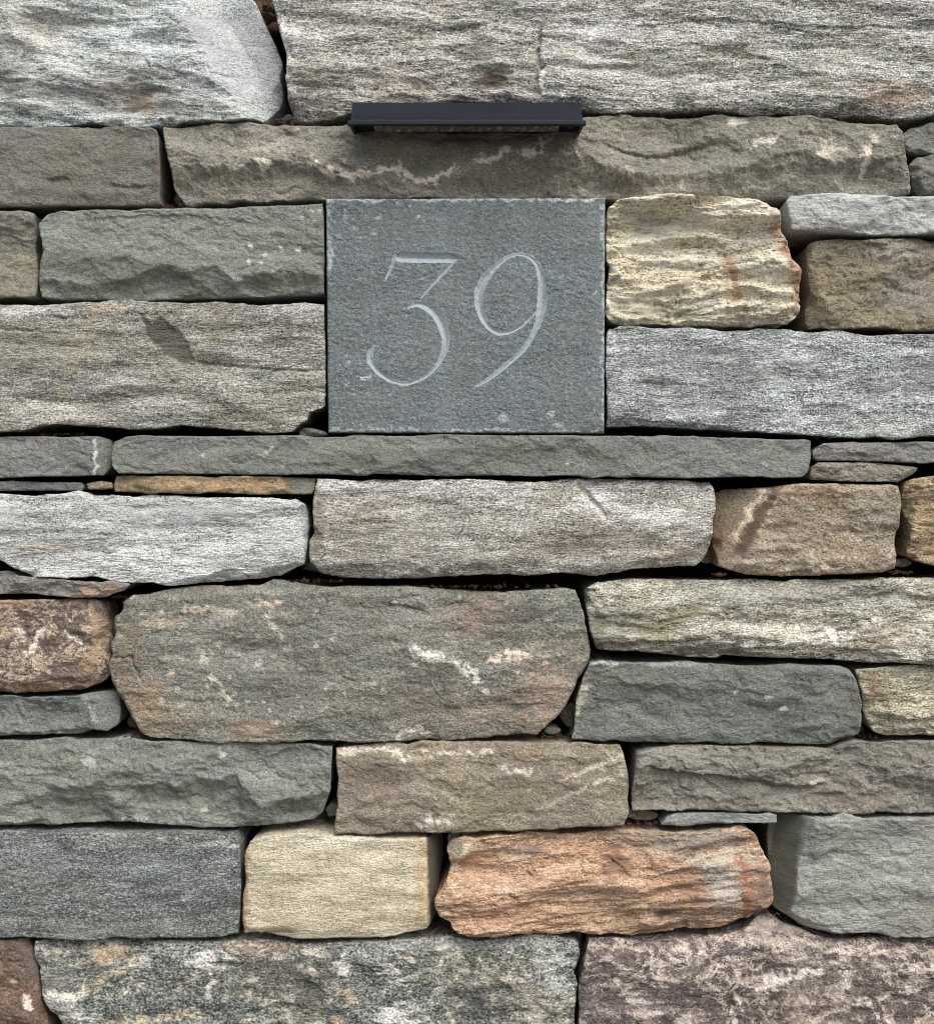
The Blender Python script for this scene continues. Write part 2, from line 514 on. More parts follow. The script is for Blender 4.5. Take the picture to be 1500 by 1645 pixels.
def make_stone(poly, kind, z=0, rnd=7, feats=(), tints=(), ang=0, seed=1, step=1.9, rag=1.0, label=None,
               vein=0, veincol='d8ccbb', crust=0, over=None, back=300, lean=0.0, amp=1.0, mat=None, tintcut=.5, name='stone', parent=None, gain=(1, 1, 1)):
    G, nu, nv = stone_grid(poly, step, seed, rag)
    X, Y = G[..., 0], G[..., 1]
    H = amp * relief(kind, X, Y, seed, ang)
    for f in feats: H = f(X, Y, H, seed)
    # rounded rim
    ring = ring_index(nu, nv)
    rx, ry = X.ravel()[ring], Y.ravel()[ring]
    k = max(1, int(4 / step))
    loop = list(zip(rx[::k], ry[::k])); loop.append(loop[0])
    D, _ = segdist(X.astype(np.float32), Y.astype(np.float32), loop)
    r = (1.0 + .16 * rnd) * np.clip(1 + .9 * fbm(X / 20, Y / 20, 3, seed + 301), .3, 2.2)
    q = np.clip(1 - D / r, 0, 1)
    H = H - r * .9 * (1 - np.sqrt(np.clip(1 - q * q, 0, 1)))
    wc = rnd * 1.5 * np.clip(-.05 + 1.7 * fbm(X / 60, Y / 50, 3, seed + 311, .5), 0, 1.7)      # spalls along the arris
    H = H - .75 * np.maximum(wc - D, 0) - .12 * np.maximum(rnd * .7 - D, 0)
    H = H + z + lean * (Y - Y.mean())
    F = np.stack([X, Y, H], -1).reshape(-1, 3)
    # sides running back into the wall
    m = len(ring)
    nx = np.roll(ry, -3) - np.roll(ry, 3); ny = -(np.roll(rx, -3) - np.roll(rx, 3))
    nl = np.hypot(nx, ny) + 1e-6; nx, ny = -nx / nl, -ny / nl            # inward
    rows = [F]
    h0 = F[ring, 2]
    hm = float(np.mean(h0))
    arc = np.arange(m) * step
    dep = [d for d in DEPTHS if d <= back]
    for d in dep:
        t = min(1, d / 60)
        off = (.6 + .9 * min(d, 20) / 20 + .012 * d) + (1.2 + .016 * d) * rag * np.abs(fbm(rx / 24 + d / 31, ry / 24 + d / 19, 3, seed + 401))
        zz = h0 * (1 - t) + hm * t - d
        rows.append(np.stack([rx + nx * off, ry + ny * off, zz], -1))
    cen = np.array([[X.mean(), Y.mean(), hm - dep[-1] - 3]])
    V = np.concatenate(rows + [cen])
    base = len(F)
    qs = [grid_quads(nu, nv)]
    prev = ring; j = np.arange(m); jn = (j + 1) % m
    for kx in range(len(dep)):
        cur = base + kx * m + j
        qs.append(np.stack([prev[j], prev[jn], cur[jn], cur[j]], -1))
        prev = cur
    tri = np.stack([prev[j], prev[jn], np.full(m, len(V) - 1)], -1)
    cx, cy = (X.min() + X.max()) / 2, (Y.min() + Y.max()) / 2
    W = np.stack([(V[:, 0] - cx) * S, -V[:, 2] * S, -(V[:, 1] - cy) * S], -1)
    me = add_mesh(name, W, np.concatenate(qs), tri)
    # tint attribute
    col = np.zeros((len(V), 4), np.float32); col[:, :3] = .3
    if tints:
        vx, vy = V[:, 0], V[:, 1]
        for t in tints:
            a, c = t(vx, vy, seed)
            a = np.clip(a, 0, 1)
            a0 = col[:, 3].copy()
            na = a + a0 * (1 - a)
            for ch in range(3):
                col[:, ch] = np.where(na > 1e-4, (c[ch] * a + col[:, ch] * a0 * (1 - a)) / np.maximum(na, 1e-4), c[ch])
            col[:, 3] = na
    at = me.attributes.new('tint', 'FLOAT_COLOR', 'POINT')
    at.data.foreach_set('color', col.ravel())
    o = bpy.data.objects.new(name, me)
    C.objects.link(o)
    o.location = P(cx, cy)
    o.parent = parent or wall
    if label: o['label'] = label
    me.materials.append(mat or stone_material('stone_' + kind, kind, seed, ang, vein, veincol, crust, over, tintcut, gain))
    return o
#STONES
# ------------------------------------------------------------------ the stones of the wall, course by course
R_, FC, SC, GR, ST, VS, BU, CH = f_ridge, f_facet, f_scoop, f_groove, f_step, f_vstep, f_bump, f_chip
W1 = 'dcd9d0'
GAIN = {0: (1.706, 1.866, 1.978), 1: (1.279, 1.39, 1.508), 2: (0.901, 0.931, 1.032), 3: (1.051, 1.188, 1.347), 7: (1.082, 1.129, 1.12), 10: (2.197, 2.2, 2.2), 8: (1.0, 1.038, 1.086), 13: (1.209, 1.327, 1.332), 15: (0.972, 0.935, 1.005), 21: (1.596, 1.671, 1.598), 22: (1.14, 1.206, 1.348), 27: (0.9, 0.951, 0.943), 28: (1.116, 1.173, 1.312), 29: (1.086, 1.074, 1.155), 32: (1.091, 1.114, 1.194), 33: (1.009, 1.107, 1.206), 34: (1.075, 1.144, 1.343), 36: (0.875, 0.863, 0.811), 37: (0.985, 0.995, 1.01), 38: (1.07, 1.165, 1.315), 39: (1.079, 1.042, 1.065), 41: (1.177, 1.28, 1.337), 42: (0.753, 0.89, 1.086), 4: (0.95, 0.95, 0.95), 5: (0.92, 0.92, 0.95), 6: (0.93, 0.96, 1.03), 14: (0.972, 0.935, 1.005), 16: (0.972, 0.935, 1.005), 25: (1.086, 1.074, 1.155), 31: (1.086, 1.074, 1.155), 18: (1.091, 1.114, 1.194), 17: (1.075, 1.144, 1.343), 12: (1.02, 1.0, 0.92), 9: (1.086, 1.074, 1.155), 26: (0.9, 0.93, 0.95), 40: (1, 1, 1), 23: (1.1, 1.08, 1.05), 24: (1.1, 1.08, 1.06), 20: (1.1, 1.1, 1.1), 11: (1.25, 1.25, 1.23), 30: (1.1, 1.1, 1.1), 35: (1.2, 1.2, 1.2)}
ST_LIST = []
def stone(poly, kind, **kw):
    kw.setdefault('seed', 1000 + 37 * len(ST_LIST))
    kw.setdefault('gain', GAIN.get(len(ST_LIST), (1, 1, 1)))
    ST_LIST.append((poly, kind, kw))
    make_stone(poly, kind, **kw)

# top course
stone([(-330,-30),(-150,-38),(100,-34),(300,-44),(385,-40),(406,-14),(417,20),(433,50),(447,83),(445,103),(447,133),(443,160),(431,181),(421,191),
       (380,193),(300,195),(230,202),(100,200),(0,199),(-200,201),(-330,190)], 'gneiss', z=10, rnd=10, ang=-3,
      feats=[FC(342,112,-.85,.48,1.6), R_([(-330,70),(0,60),(120,95),(220,92),(330,120),(380,160)],.34,.30,22,7), ST([(60,35),(140,30),(240,26)],6,18),
             ST([(230,100),(300,120),(400,112)],5,15)],
      tints=[t_poly([(285,25),(340,5),(402,-6),(440,60),(450,95),(448,150),(420,152),(385,166),(352,125),(320,80)],'b4b9c1',.6,5,5), t_pat(225,152,60,30,5,'7d5a40',.55,1.4,.8), t_pat(240,172,14,18,0,'d8b48a',.6),  # the polygon paints light caught by the right-hand break
             t_pat(60,50,90,40,0,W1,.6,1.4), t_pat(190,150,150,40,0,'6b5b45',.4,1.5), t_lin([(42,20),(55,55),(60,90)],3,'d5c8ae',.6,.9), t_pat(150,110,200,20,4,'d8d8d4',.4,1.5),
             t_pat(0,120,60,40,0,'5d5746',.5,1.4)],
      label='large pale banded stone with a bright angled break at its right end')
stone([(432,-20),(500,-36),(800,-40),(1100,-34),(1400,-38),(1620,-30),(1622,80),(1615,180),(1500,187),(1460,192),(1380,185),(1300,183),(1220,182),(1140,175),(1060,177),
       (980,181),(930,172),(850,166),(740,164),(640,167),(575,176),(530,186),(490,190),(470,183),(463,160),(460,130),(455,80),(445,35)], 'gneiss', z=4, rnd=9, ang=-1, vein=.4, amp=.85,
      over=('3a3934','86847a','e2dfd4','8c8674'),
      feats=[VS([(876,20),(872,70),(868,120),(866,165)],12,40), SC(785,125,38,22,-10,9), ST([(690,46),(750,40),(810,24)],8,14), ST([(640,72),(690,75)],6,12),
             ST([(900,108),(960,104),(1040,100)],7,14), ST([(1010,40),(1120,28),(1300,36),(1500,40)],5,22), FC(466,100,.55,0,3), R_([(440,150),(560,166),(640,150),(760,150),(900,155),(1060,165),(1300,170),(1620,175)],.08,.8,20,4)],
      tints=[t_pat(785,132,34,17,-5,'5a4634',.8), t_pat(770,85,28,32,0,'57534a',.5), t_pat(1430,155,55,22,0,'c9a279',.55), t_lin([(868,100),(866,150)],3.5,W1,.9), t_pat(960,50,90,40,0,'e4e8ee',.4,1.4),
             t_pat(640,130,60,40,0,'d9c6ad',.4,1.4), t_pat(520,120,60,40,0,'a9a48a',.35,1.4), t_lin([(452,30),(456,80),(464,140)],5,W1,.7)],
      label='very long pale banded stone above the small black lamp')
# second course
stone([(-260,202),(0,203),(240,204),(252,209),(256,226),(258,260),(259,300),(259,328),(200,330),(100,332),(0,333),(-260,334)], 'slate', z=2, rnd=4, rag=.6, amp=.6,
      over=('504f44','77766a','989689','7a7462'), feats=[ST([(60,286),(110,285),(118,300),(125,315)],6,16), ST([(160,290),(200,298),(255,296)],5,14), R_([(-260,300),(60,300),(120,310),(260,305)],.02,.3,10,5)],
      tints=[t_pat(254,270,9,50,0,'7b6151',.4)])
stone([(262,203),(300,199),(390,196),(560,197),(760,194),(940,187),(1010,184),(1100,182),(1200,184),(1300,186),(1400,194),(1440,198),(1447,215),(1450,240),(1460,270),(1460,312),
       (1400,317),(1250,318),(1130,318),(980,317),(800,317),(620,318),(480,320),(400,322),(320,326),(295,327),(281,305),(272,270),(268,240),(264,215)], 'brown', z=8, rnd=5, rag=.9, amp=.8,
      feats=[R_([(262,265),(330,268),(380,270),(430,262),(470,255),(500,258),(530,275),(590,280),(640,282),(680,293),(720,285),(760,264),(800,254),(850,252),(900,250),(965,264),(1010,280),(1060,285),(1130,280),(1180,275),(1240,250),(1300,240),(1330,262),(1400,255),(1460,250)],.39,.68,32,9),
             ST([(960,222),(1000,240),(1040,250),(1090,240),(1150,225)],9,20), SC(1120,250,70,24,-12,7), SC(1330,230,50,26,20,7), SC(1200,290,44,26,0,7), SC(1010,305,60,18,0,7), SC(1400,290,50,25,0,6)],
      tints=[t_lin([(500,262),(520,275),(570,283),(600,275),(640,270),(655,282),(672,294),(700,290),(730,270)],4,'ddd2bd',.9,.9), t_lin([(770,258),(800,252),(815,240)],4,'d8ceb8',.9,.9), t_lin([(845,246),(860,240),(868,226)],6,'d8ceb8',.8,.9),
             t_pat(430,235,60,16,0,'b5ab95',.6,1.4), t_pat(425,262,12,10,0,'e0d6c2',.9), t_pat(1190,192,18,7,0,'e6dfce',.9), t_lin([(1210,230),(1245,222)],5,'dcd3bf',.8,.9), t_pat(1330,240,22,18,30,'cfc5ae',.8,1,.8),
             t_lin([(1392,240),(1388,270)],5,'d5cbb6',.8), t_pat(1405,220,8,10,0,'d5cbb6',.7), t_lin([(960,280),(1000,276),(1040,300),(1060,306)],4,'b4a892',.6,.9), t_pat(760,290,240,20,0,'6e5b4b',.35,1.5), t_pat(730,222,150,14,0,'4b4536',.35,1.5),  # last patch paints the lamp's soft shadow on the stone
             t_spots(26,(300,195,1440,312),2.5,6,'c9bea8',.6,4)],
      label='long brown chipped stone under the lamp and over the number plaque')
stone([(1452,213),(1465,201),(1500,192),(1600,190),(1600,242),(1500,243),(1462,241),(1453,232)], 'slate', z=-10, rnd=9)
stone([(1460,263),(1475,251),(1500,246),(1600,245),(1600,311),(1500,313),(1480,312),(1467,300)], 'slate', z=-4, rnd=9, over=('4e4f47','777870','9c9d94','74736a'))
# third course
stone([(-200,336),(0,336),(35,337),(55,342),(57,365),(55,400),(60,430),(62,445),(60,465),(57,477),(0,480),(-200,480)], 'slate', z=-2, rnd=8, over=('52514a','7e7d70','a3a190','847d63'),
      tints=[t_pat(20,430,50,30,0,'a0946e',.35,1.5)])
stone([(62,362),(75,345),(95,338),(200,337),(300,334),(420,331),(519,328),(520,380),(521,440),(521,472),(400,476),(300,477),(200,479),(100,480),(66,478),(63,458),(66,435),(73,410),(70,385)], 'slate', z=6, rnd=4, rag=.7, amp=.8,
      feats=[R_([(62,450),(170,455),(210,448),(240,432),(290,438),(345,432),(380,445),(440,438),(470,436),(520,444)],.05,.85,26,7), SC(270,452,40,24,0,6), SC(420,458,34,18,0,6), SC(205,470,34,22,0,5), ST([(130,350),(300,345),(420,356)],3,20)],
      tints=[t_spots(7,(380,395,480,425),2,4.5,'dfe2de',.85,8), t_pat(300,442,26,5,0,'756a4d',.6), t_spots(6,(480,340,518,380),2,4,'c9cdc6',.6,9)],
      label='greenish grey slab left of the number plaque')
# fourth course
stone([(-300,482),(0,488),(60,491),(120,487),(180,483),(210,481),(260,484),(300,488),(360,483),(420,492),(470,490),(522,490),(523,560),(524,620),(522,657),(496,665),(493,677),(479,684),(471,694),
       (432,695),(378,691),(324,686),(288,682),(252,688),(216,688),(144,683),(94,681),(65,686),(36,695),(0,695),(-300,692)], 'gneiss', z=9, rnd=4, ang=1, amp=.5,
      over=('45433c','8b8a80','d4d2c8','8f8a74'),
      feats=[GR([(320,584),(400,592),(480,597),(523,594)],4,5), GR([(0,530),(60,535),(110,538)],3,3), f_poly([(224,503),(238,512),(250,524),(252,514),(268,514),(285,528),(300,549),(309,570),(310,586),(286,583),(262,570),(241,545),(232,525)],3,4), ST([(60,508),(160,506)],5,14), ST([(370,555),(420,560)],3,10), R_([(-300,520),(0,508),(120,508),(220,500),(300,502),(523,500)],.5,.02,16,4)],
      tints=[t_poly([(224,503),(238,512),(250,524),(252,514),(268,514),(285,528),(300,549),(309,570),(310,586),(286,583),(262,570),(241,545),(232,525)],'5a5243',.72,5,4), t_lin([(152,505),(135,550),(115,590),(105,640)],5,'a8966e',.4,.9), t_pat(170,498,40,10,0,'c2aa7e',.55),
             t_lin([(358,495),(360,520),(352,545)],8,'94825f',.3,.9), t_pat(100,660,90,18,0,W1,.5,1.4), t_pat(60,498,60,12,0,'dadad6',.6,1.4), t_pat(60,560,70,50,0,'827a58',.35,1.5)],
      label='long grey stone with a dark brown leaf shaped stain')
stone([(476,693),(488,686),(508,688),(524,693),(526,699),(500,699.5),(478,699)], 'slate', z=-22, rnd=5, rag=.4)
stone([(974,338),(990,324),(1023,320),(1115,321),(1185,319),(1218,329),(1243,337),(1251,362),(1258,388),(1269,414),(1282,447),(1285,476),(1282,505),(1262,522),(1207,527),(1133,522),(1060,519),(1005,520),(977,514),(974,447)],
      'tan', z=12, rnd=13, ang=3, amp=1.75, rag=1.1,
      feats=[ST([(990,408),(1040,418),(1100,424),(1150,430)],8,18), R_([(974,450),(1040,462),(1100,455),(1150,460),(1190,466),(1250,452),(1285,450)],.06,.5,26,6), ST([(974,480),(1060,478),(1110,500)],8,20), SC(1180,478,30,14,-10,8), ST([(1010,350),(1080,345),(1150,360)],6,24)],
      tints=[t_lin([(1245,370),(1262,415),(1278,460),(1280,490)],9,'c08d66',.85), t_lin([(1165,400),(1175,440),(1178,480)],8,'b07a48',.6), t_pat(1030,360,50,26,0,'7d7d76',.45,1.4), t_pat(1050,500,80,16,0,'6b5636',.5,1.4),
             t_pat(1040,400,50,14,0,'f1ead8',.6,1.4), t_pat(1200,380,60,40,0,'efe8d4',.4,1.4)],
      label='tan rough boulder with a rust coloured right edge beside the plaque')
stone([(1258,325),(1269,314),(1353,314),(1500,315),(1690,314),(1690,376),(1500,377),(1390,378),(1330,374),(1269,371),(1261,350)], 'bluish', z=14, rnd=5, ang=1, rag=.6,
      feats=[SC(1450,360,60,26,-12,6), R_([(1258,352),(1400,362),(1700,358)],.12,.3,14,4)], label='thin pale blue grey stone at the right')
stone([(1299,392),(1312,384),(1346,383),(1408,382),(1500,381),(1680,380),(1680,531),(1500,530),(1390,529),(1302,528),(1297,500),(1300,470),(1297,430)], 'brown', z=-2, rnd=9, ang=10,
      over=('46413a','7a7364','aba494','6f7270'), feats=[FC(1312,450,.9,0,3)], tints=[t_pat(1470,470,60,40,0,'8d9192',.4,1.5), t_pat(1460,405,70,16,0,'a9aaa4',.45,1.4)])
stone([(974,530),(994,524),(1042,525),(1097,525),(1170,530),(1236,530),(1262,528),(1317,533),(1390,538),(1445,536),(1500,537),(1680,538),(1680,698),(1500,699),(1445,702),(1383,704),(1317,700),(1243,696),(1188,692),
       (1170,689),(1097,688),(1023,687),(974,686),(973,600)], 'gneiss', z=6, rnd=4, ang=0, amp=.55, over=('3b3c3e','87888a','dcdee2','8c8a86'),
      feats=[R_([(974,672),(1023,674),(1097,678),(1170,684),(1200,697)],.01,1.0,24,3), SC(1340,672,62,24,6,8,.14), SC(1230,682,44,22,-14,6), R_([(1050,600),(1140,594),(1220,592),(1260,578),(1330,592),(1420,596)],.10,.10,8,6),
             ST([(1050,530),(1075,560)],5,30), ST([(1000,610),(1080,615),(1130,618)],4,16), FC(1480,685,-.3,-.35,2)],
      tints=[t_pat(1280,575,40,14,0,'cfd3de',.5,1.4), t_pat(1090,590,40,12,0,'c9cdd8',.5,1.4), t_pat(1400,640,80,30,0,'cfd0d2',.35,1.5), t_pat(1180,610,120,26,0,'77726c',.35,1.5), t_pat(1060,618,40,14,0,'6d6458',.5,1.4), t_pat(1430,690,80,10,0,W1,.4,1.4)],
      label='long blue grey banded stone right of the plaque')
# thin course under the plaque
stone([(-250,702),(0,702),(100,701),(160,701),(175,706),(178,725),(176,750),(165,764),(100,766),(0,767),(-250,768)], 'slate', z=4, rnd=5, rag=.6, feats=[FC(155,730,-.9,0,1.2)],
      tints=[t_lin([(152,706),(155,735),(153,760)],2.2,'ccd2cc',.8)], over=('4e534d','767c75','9ca39b','7b7b70'))
stone([(185,712),(205,702),(240,700),(400,700),(600,700),(900,700),(1150,702),(1290,706),(1301,709),(1300,740),(1297,760),(1285,767),(1100,768),(900,765),(600,763),(350,762),(195,761),(182,750),(180,730)], 'slate',
      z=8, rnd=4, rag=.55, amp=.75, over=('4f564d','767e74','98a197','7b7c6d'),
      feats=[ST([(185,722),(215,712),(245,706)],4,14)], tints=[t_lin([(400,735),(425,730),(440,722)],2,'b5bcb5',.5,.9), t_spots(8,(300,705,1280,760),1.5,3.5,'c5ccc5',.6,5)],
      label='long thin grey green stone the number plaque rests on')
stone([(1303,722),(1320,712),(1380,711),(1500,710),(1650,709),(1650,744),(1500,745),(1400,741),(1310,740),(1302,734)], 'slate', z=0, rnd=5, rag=.5)
stone([(1299,750),(1310,743.5),(1400,744),(1450,748),(1476,753),(1470,762),(1442,775),(1400,774),(1300,771),(1296,762)], 'brown', z=4, rnd=4, rag=.6, over=('4b463a','77715f','a39c88','7a7462'), feats=[FC(1445,762,-.5,-.7,1)])
stone([(-200,772),(0,773),(130,775),(134,782),(130,788),(0,788.5),(-200,789)], 'slate', z=-6, rnd=4, rag=.4, over=('4b4c48','6f716d','92948f','75736b'))
stone([(136,776),(160,771.5),(180,775),(181,785),(160,787),(140,786)], 'brown', z=-2, rnd=4, rag=.5, over=('4b4036','85776a','c2b5a5','7a6a5a'))
stone([(187,764.5),(300,765),(450,766),(507,768),(506,785),(501,794),(400,794),(250,792),(184,790),(183,776)], 'brown', z=3, rnd=3, rag=.5, amp=.6,
      tints=[t_pat(350,778,100,14,0,'c49a58',.75,1.3,.8), t_pat(450,776,12,14,0,'c9a76c',.7), t_pat(482,780,22,14,0,'7f867f',.8)], over=('4a3f2e','796c55','a3967a','6e6a58'),
      label='thin brown stone with a yellow ochre stain')
# fifth course
stone([(-120,794),(0,792),(50,793),(120,793),(200,796),(300,798),(450,799),(475,801),(488,811),(493,835),(493,870),(490,905),(469,914),(450,925),(414,930),(342,935),(270,938),(216,936),(162,929),(108,929),(54,927),(22,913),(0,899),(-60,890),(-120,880)],
      'gneiss', z=14, rnd=9, ang=2, amp=.55, over=('4a4b4d','a0a2a4','f0f1f2','8d8f92'), feats=[FC(475,850,-1.0,0,1.5), FC(400,918,-.1,-.6,2), R_([(-120,865),(100,880),(300,905),(500,890)],.1,.22,18,5), ST([(190,800),(200,812),(280,810)],3,12)],
      tints=[t_pat(90,880,90,10,3,'cdb894',.4,1.4), t_pat(280,900,140,26,0,'f6f6f6',.45,1.5), t_pat(300,826,180,22,0,'85878a',.45,1.5), t_pat(40,835,60,20,0,'6f7174',.35,1.5)],
      label='pale banded stone with a rounded lower edge at the left')
stone([(509,769),(584,769),(688,770),(730,772),(809,772),(889,769),(958,769),(1052,771),(1108,770),(1140,774),(1148,781),(1146,830),(1140,870),(1130,898),(1116,910),(1060,914),(980,919),(900,922),(778,925),(688,927),(619,928),(549,928),(515,920),(498,905),(497,884),(501,856),(504,811)],
      'gneiss', z=11, rnd=9, ang=2, amp=.52, over=('454238','969284','e6e3d9','8d836c'),
      feats=[R_([(497,900),(560,905),(650,908),(780,905),(900,910),(1000,905),(1146,870)],.02,.6,22,5), GR([(935,785),(950,805),(973,832)],7,7), FC(930,800,.0,.22,2), ST([(965,800),(985,830),(1000,838)],7,20), R_([(870,800),(940,830),(1020,840),(1060,860),(1146,850)],.16,.22,16,6), SC(1075,870,50,22,-15,6)],
      tints=[t_pat(512,850,14,70,4,'84695a',.5), t_pat(960,800,60,24,35,'e9edf2',.55,1.4), t_pat(1060,825,60,22,10,'eff2f6',.5,1.4), t_pat(1100,885,60,16,-8,'b89a78',.55,1.4), t_pat(640,840,120,50,0,'8d8662',.35,1.5), t_pat(720,895,180,18,0,'7d7466',.4,1.5), t_pat(960,870,90,20,-8,'b0a184',.35,1.4),
             t_lin([(930,780),(955,806),(975,832)],3,'b0946c',.6)],
      label='long pale banded stone in the middle with a diagonal scar at right')
stone([(1152,794),(1168,786),(1228,780),(1300,775),(1380,776),(1420,777),(1440,781),(1443,810),(1441,842),(1437,890),(1437,914),(1420,922),(1340,924),(1260,926),(1200,924),(1172,918),(1156,911),(1151,882),(1148,850),(1150,818)],
      'mixed', z=8, rnd=8, over=('564a3c','8f8474','c7bcab','8f9088'), feats=[FC(1214,840,.75,.25,1.6), R_([(1148,905),(1260,900),(1443,908)],.0,.6,18,4), ST([(1310,790),(1340,800),(1380,792)],4,14)],
      tints=[t_poly([(1240,782),(1226,800),(1208,830),(1190,862),(1176,892),(1196,894),(1208,868),(1222,838),(1238,806),(1252,786)],'64442f',.8,4,3), t_lin([(1222,788),(1205,820),(1186,860)],3,'d8b48a',.7), t_pat(1280,790,44,16,0,'c9a276',.7), t_lin([(1156,800),(1154,850),(1158,900)],8,'9a6f3e',.7), t_lin([(1228,784),(1212,808),(1196,838),(1182,868)],3.5,'e6cda6',.8), t_lin([(1180,900),(1260,912),(1340,914)],4,'dcc6a8',.6), t_spots(22,(1230,800,1430,910),2,6,'c9bfae',.6,71), t_pat(1325,795,14,10,0,'b08a52',.7), t_pat(1270,850,50,40,0,'6a6058',.45,1.4), t_pat(1175,830,20,60,10,'9a7e52',.4), t_pat(1390,830,50,50,0,'a9a694',.4,1.5), t_pat(1170,905,30,14,0,'c8ad8c',.5)],
      label='brown and grey block with a dark rust streak near its left edge')
stone([(1452,780),(1460,771),(1500,765),(1640,764),(1640,912),(1500,909),(1480,905),(1454,893),(1458,850),(1452,812)], 'orange', z=2, rnd=12, ang=-4, over=('3a3128','8c7c62','d2c4a8','857a66'))
# sixth course
stone([(-150,918),(0,920),(47,926),(126,931),(180,932),(214,939),(201,950),(173,959),(144,960),(72,957),(0,955),(-150,954)], 'slate', z=2, rnd=6, ang=4, rag=.6, over=('55554c','7d7d73','a4a296','8a7a66'),
      tints=[t_pat(140,952,18,9,-20,'b98a68',.85), t_pat(183,946,14,8,-20,'b98a68',.8), t_pat(170,937,40,8,0,'8f7a6c',.5)])
stone([(-220,963),(0,963),(144,963),(162,966),(169,989),(171,1014),(174,1035),(172,1064),(173,1086),(161,1097),(137,1107),(72,1110),(0,1114),(-220,1114)], 'marble', z=6, rnd=12, vein=.9, veincol='cdbba6', crust=0,
      feats=[FC(150,1035,-.6,0,3), R_([(-220,1090),(60,1092),(174,1080)],.0,.7,20,4), ST([(130,1070),(174,1062)],6,14)],
      tints=[t_lin([(70,1015),(58,1038),(48,1050)],5,'d9c8b2',.9), t_lin([(30,1010),(42,1028)],3.5,'d5c8b4',.7), t_lin([(105,1017),(128,1030)],3,'d8c6ae',.8), t_lin([(5,1020),(20,1012)],4,'cfae7c',.8), t_lin([(148,980),(160,1010),(158,1040),(140,1075)],7,'a58657',.75),
             t_pat(80,1103,110,10,0,'a9865a',.75,1.4), t_pat(20,968,40,9,0,'b08e5c',.7), t_lin([(66,1070),(84,1078)],2.5,'c9b49c',.7), t_lin([(10,1085),(22,1078)],3,'c9b49c',.7)],
      label='dark reddish brown stone with pale veins and ochre rim at the left')
stone([(199,964),(212,956),(259,948),(324,941),(468,938),(549,943),(653,941),(700,946),(778,951),(827,950),(913,946),(924,948),(931,967),(939,995),(943,1023),(943,1047),(934,1078),(917,1113),(899,1147),(879,1168),(861,1181),(792,1184),(740,1187),(636,1189),(549,1190),(468,1191),(324,1189),(252,1184),(227,1172),(212,1151),(196,1122),(184,1093),(178,1064),(186,1050),(182,1028),(191,1014),(187,989),(199,978)],
      'mixed', z=9, rnd=5, amp=.75, rag=1.4, crust=.25, veincol='d9d4c2',
      feats=[R_([(190,970),(300,960),(480,952),(650,955),(780,965),(940,960)],.9,.0,20,5), ST([(600,965),(650,972),(700,985)],6,12), ST([(690,972),(755,966)],5,10), ST([(700,1015),(760,1002)],5,12), GR([(215,1055),(222,1075),(230,1092)],3,5), GR([(190,1055),(216,1054)],3,5),
             R_([(640,1050),(700,1062),(760,1085),(800,1070),(870,1055),(943,1040)],.10,.16,14,6), ST([(300,1120),(360,1130)],4,10), ST([(680,1108),(730,1112)],3,10), ST([(800,1130),(900,1128)],4,12), FC(898,1110,-.35,-.22,2)],
      tints=[t_pat(690,1052,22,9,10,W1,.8,.9,.7), t_lin([(735,1068),(755,1078),(770,1092)],5,W1,.8,.9), t_lin([(790,1058),(815,1050),(845,1054)],5,'dccbb0',.9,.8), t_pat(780,1110,8,6,40,W1,.9), t_lin([(430,985),(445,1012),(462,1040)],4,'d9d2c0',.8,.9), t_lin([(340,1085),(355,1105),(370,1120)],5,'d9cfb6',.85,.9),
             t_lin([(300,978),(340,977)],4,'d9c4a4',.8), t_lin([(420,970),(450,968)],4,'d8bfa4',.8), t_pat(365,985,22,10,0,'c9bfa4',.7), t_pat(278,1078,7,8,0,'ded2b4',.8), t_pat(390,1050,26,14,0,'c0beb2',.6,1,.9), t_lin([(322,1040),(330,1060)],4,'d5cbb4',.7), t_pat(270,1000,40,12,0,'c8ad86',.5),
             t_pat(430,1050,170,90,0,'85867f',.5,1.6), t_pat(620,1000,120,60,0,'86857f',.45,1.6), t_pat(880,1120,60,70,-30,'ad8a6e',.65,1.5), t_pat(225,1130,44,60,20,'a8875a',.6,1.5), t_pat(800,1150,90,36,0,'a3856a',.5,1.5), t_lin([(660,1040),(700,1052),(740,1066)],4,'dcd9d0',.7,.9), t_pat(770,990,60,36,0,'94735a',.55,1.5), t_pat(260,1150,60,40,0,'a98d5e',.45,1.5), t_pat(210,1050,26,60,0,'8f7752',.5), t_pat(420,1170,60,20,0,'a8824e',.45,1.4), t_pat(450,1110,90,50,0,'6b6f70',.4,1.5),
             t_pat(850,985,50,20,0,'4e5052',.45,1.5), t_pat(660,1130,90,40,0,'7a6248',.35,1.5), t_spots(60,(210,960,640,1170),1.8,5,'cfcabb',.6,31), t_spots(20,(640,960,900,1170),1.8,5,'cfc4b2',.6,32), t_lin([(640,1180),(670,1170),(690,1180)],4,'dcd0bc',.6)],
      label='biggest block of the wall, grey brown and speckled, with white mineral streaks')
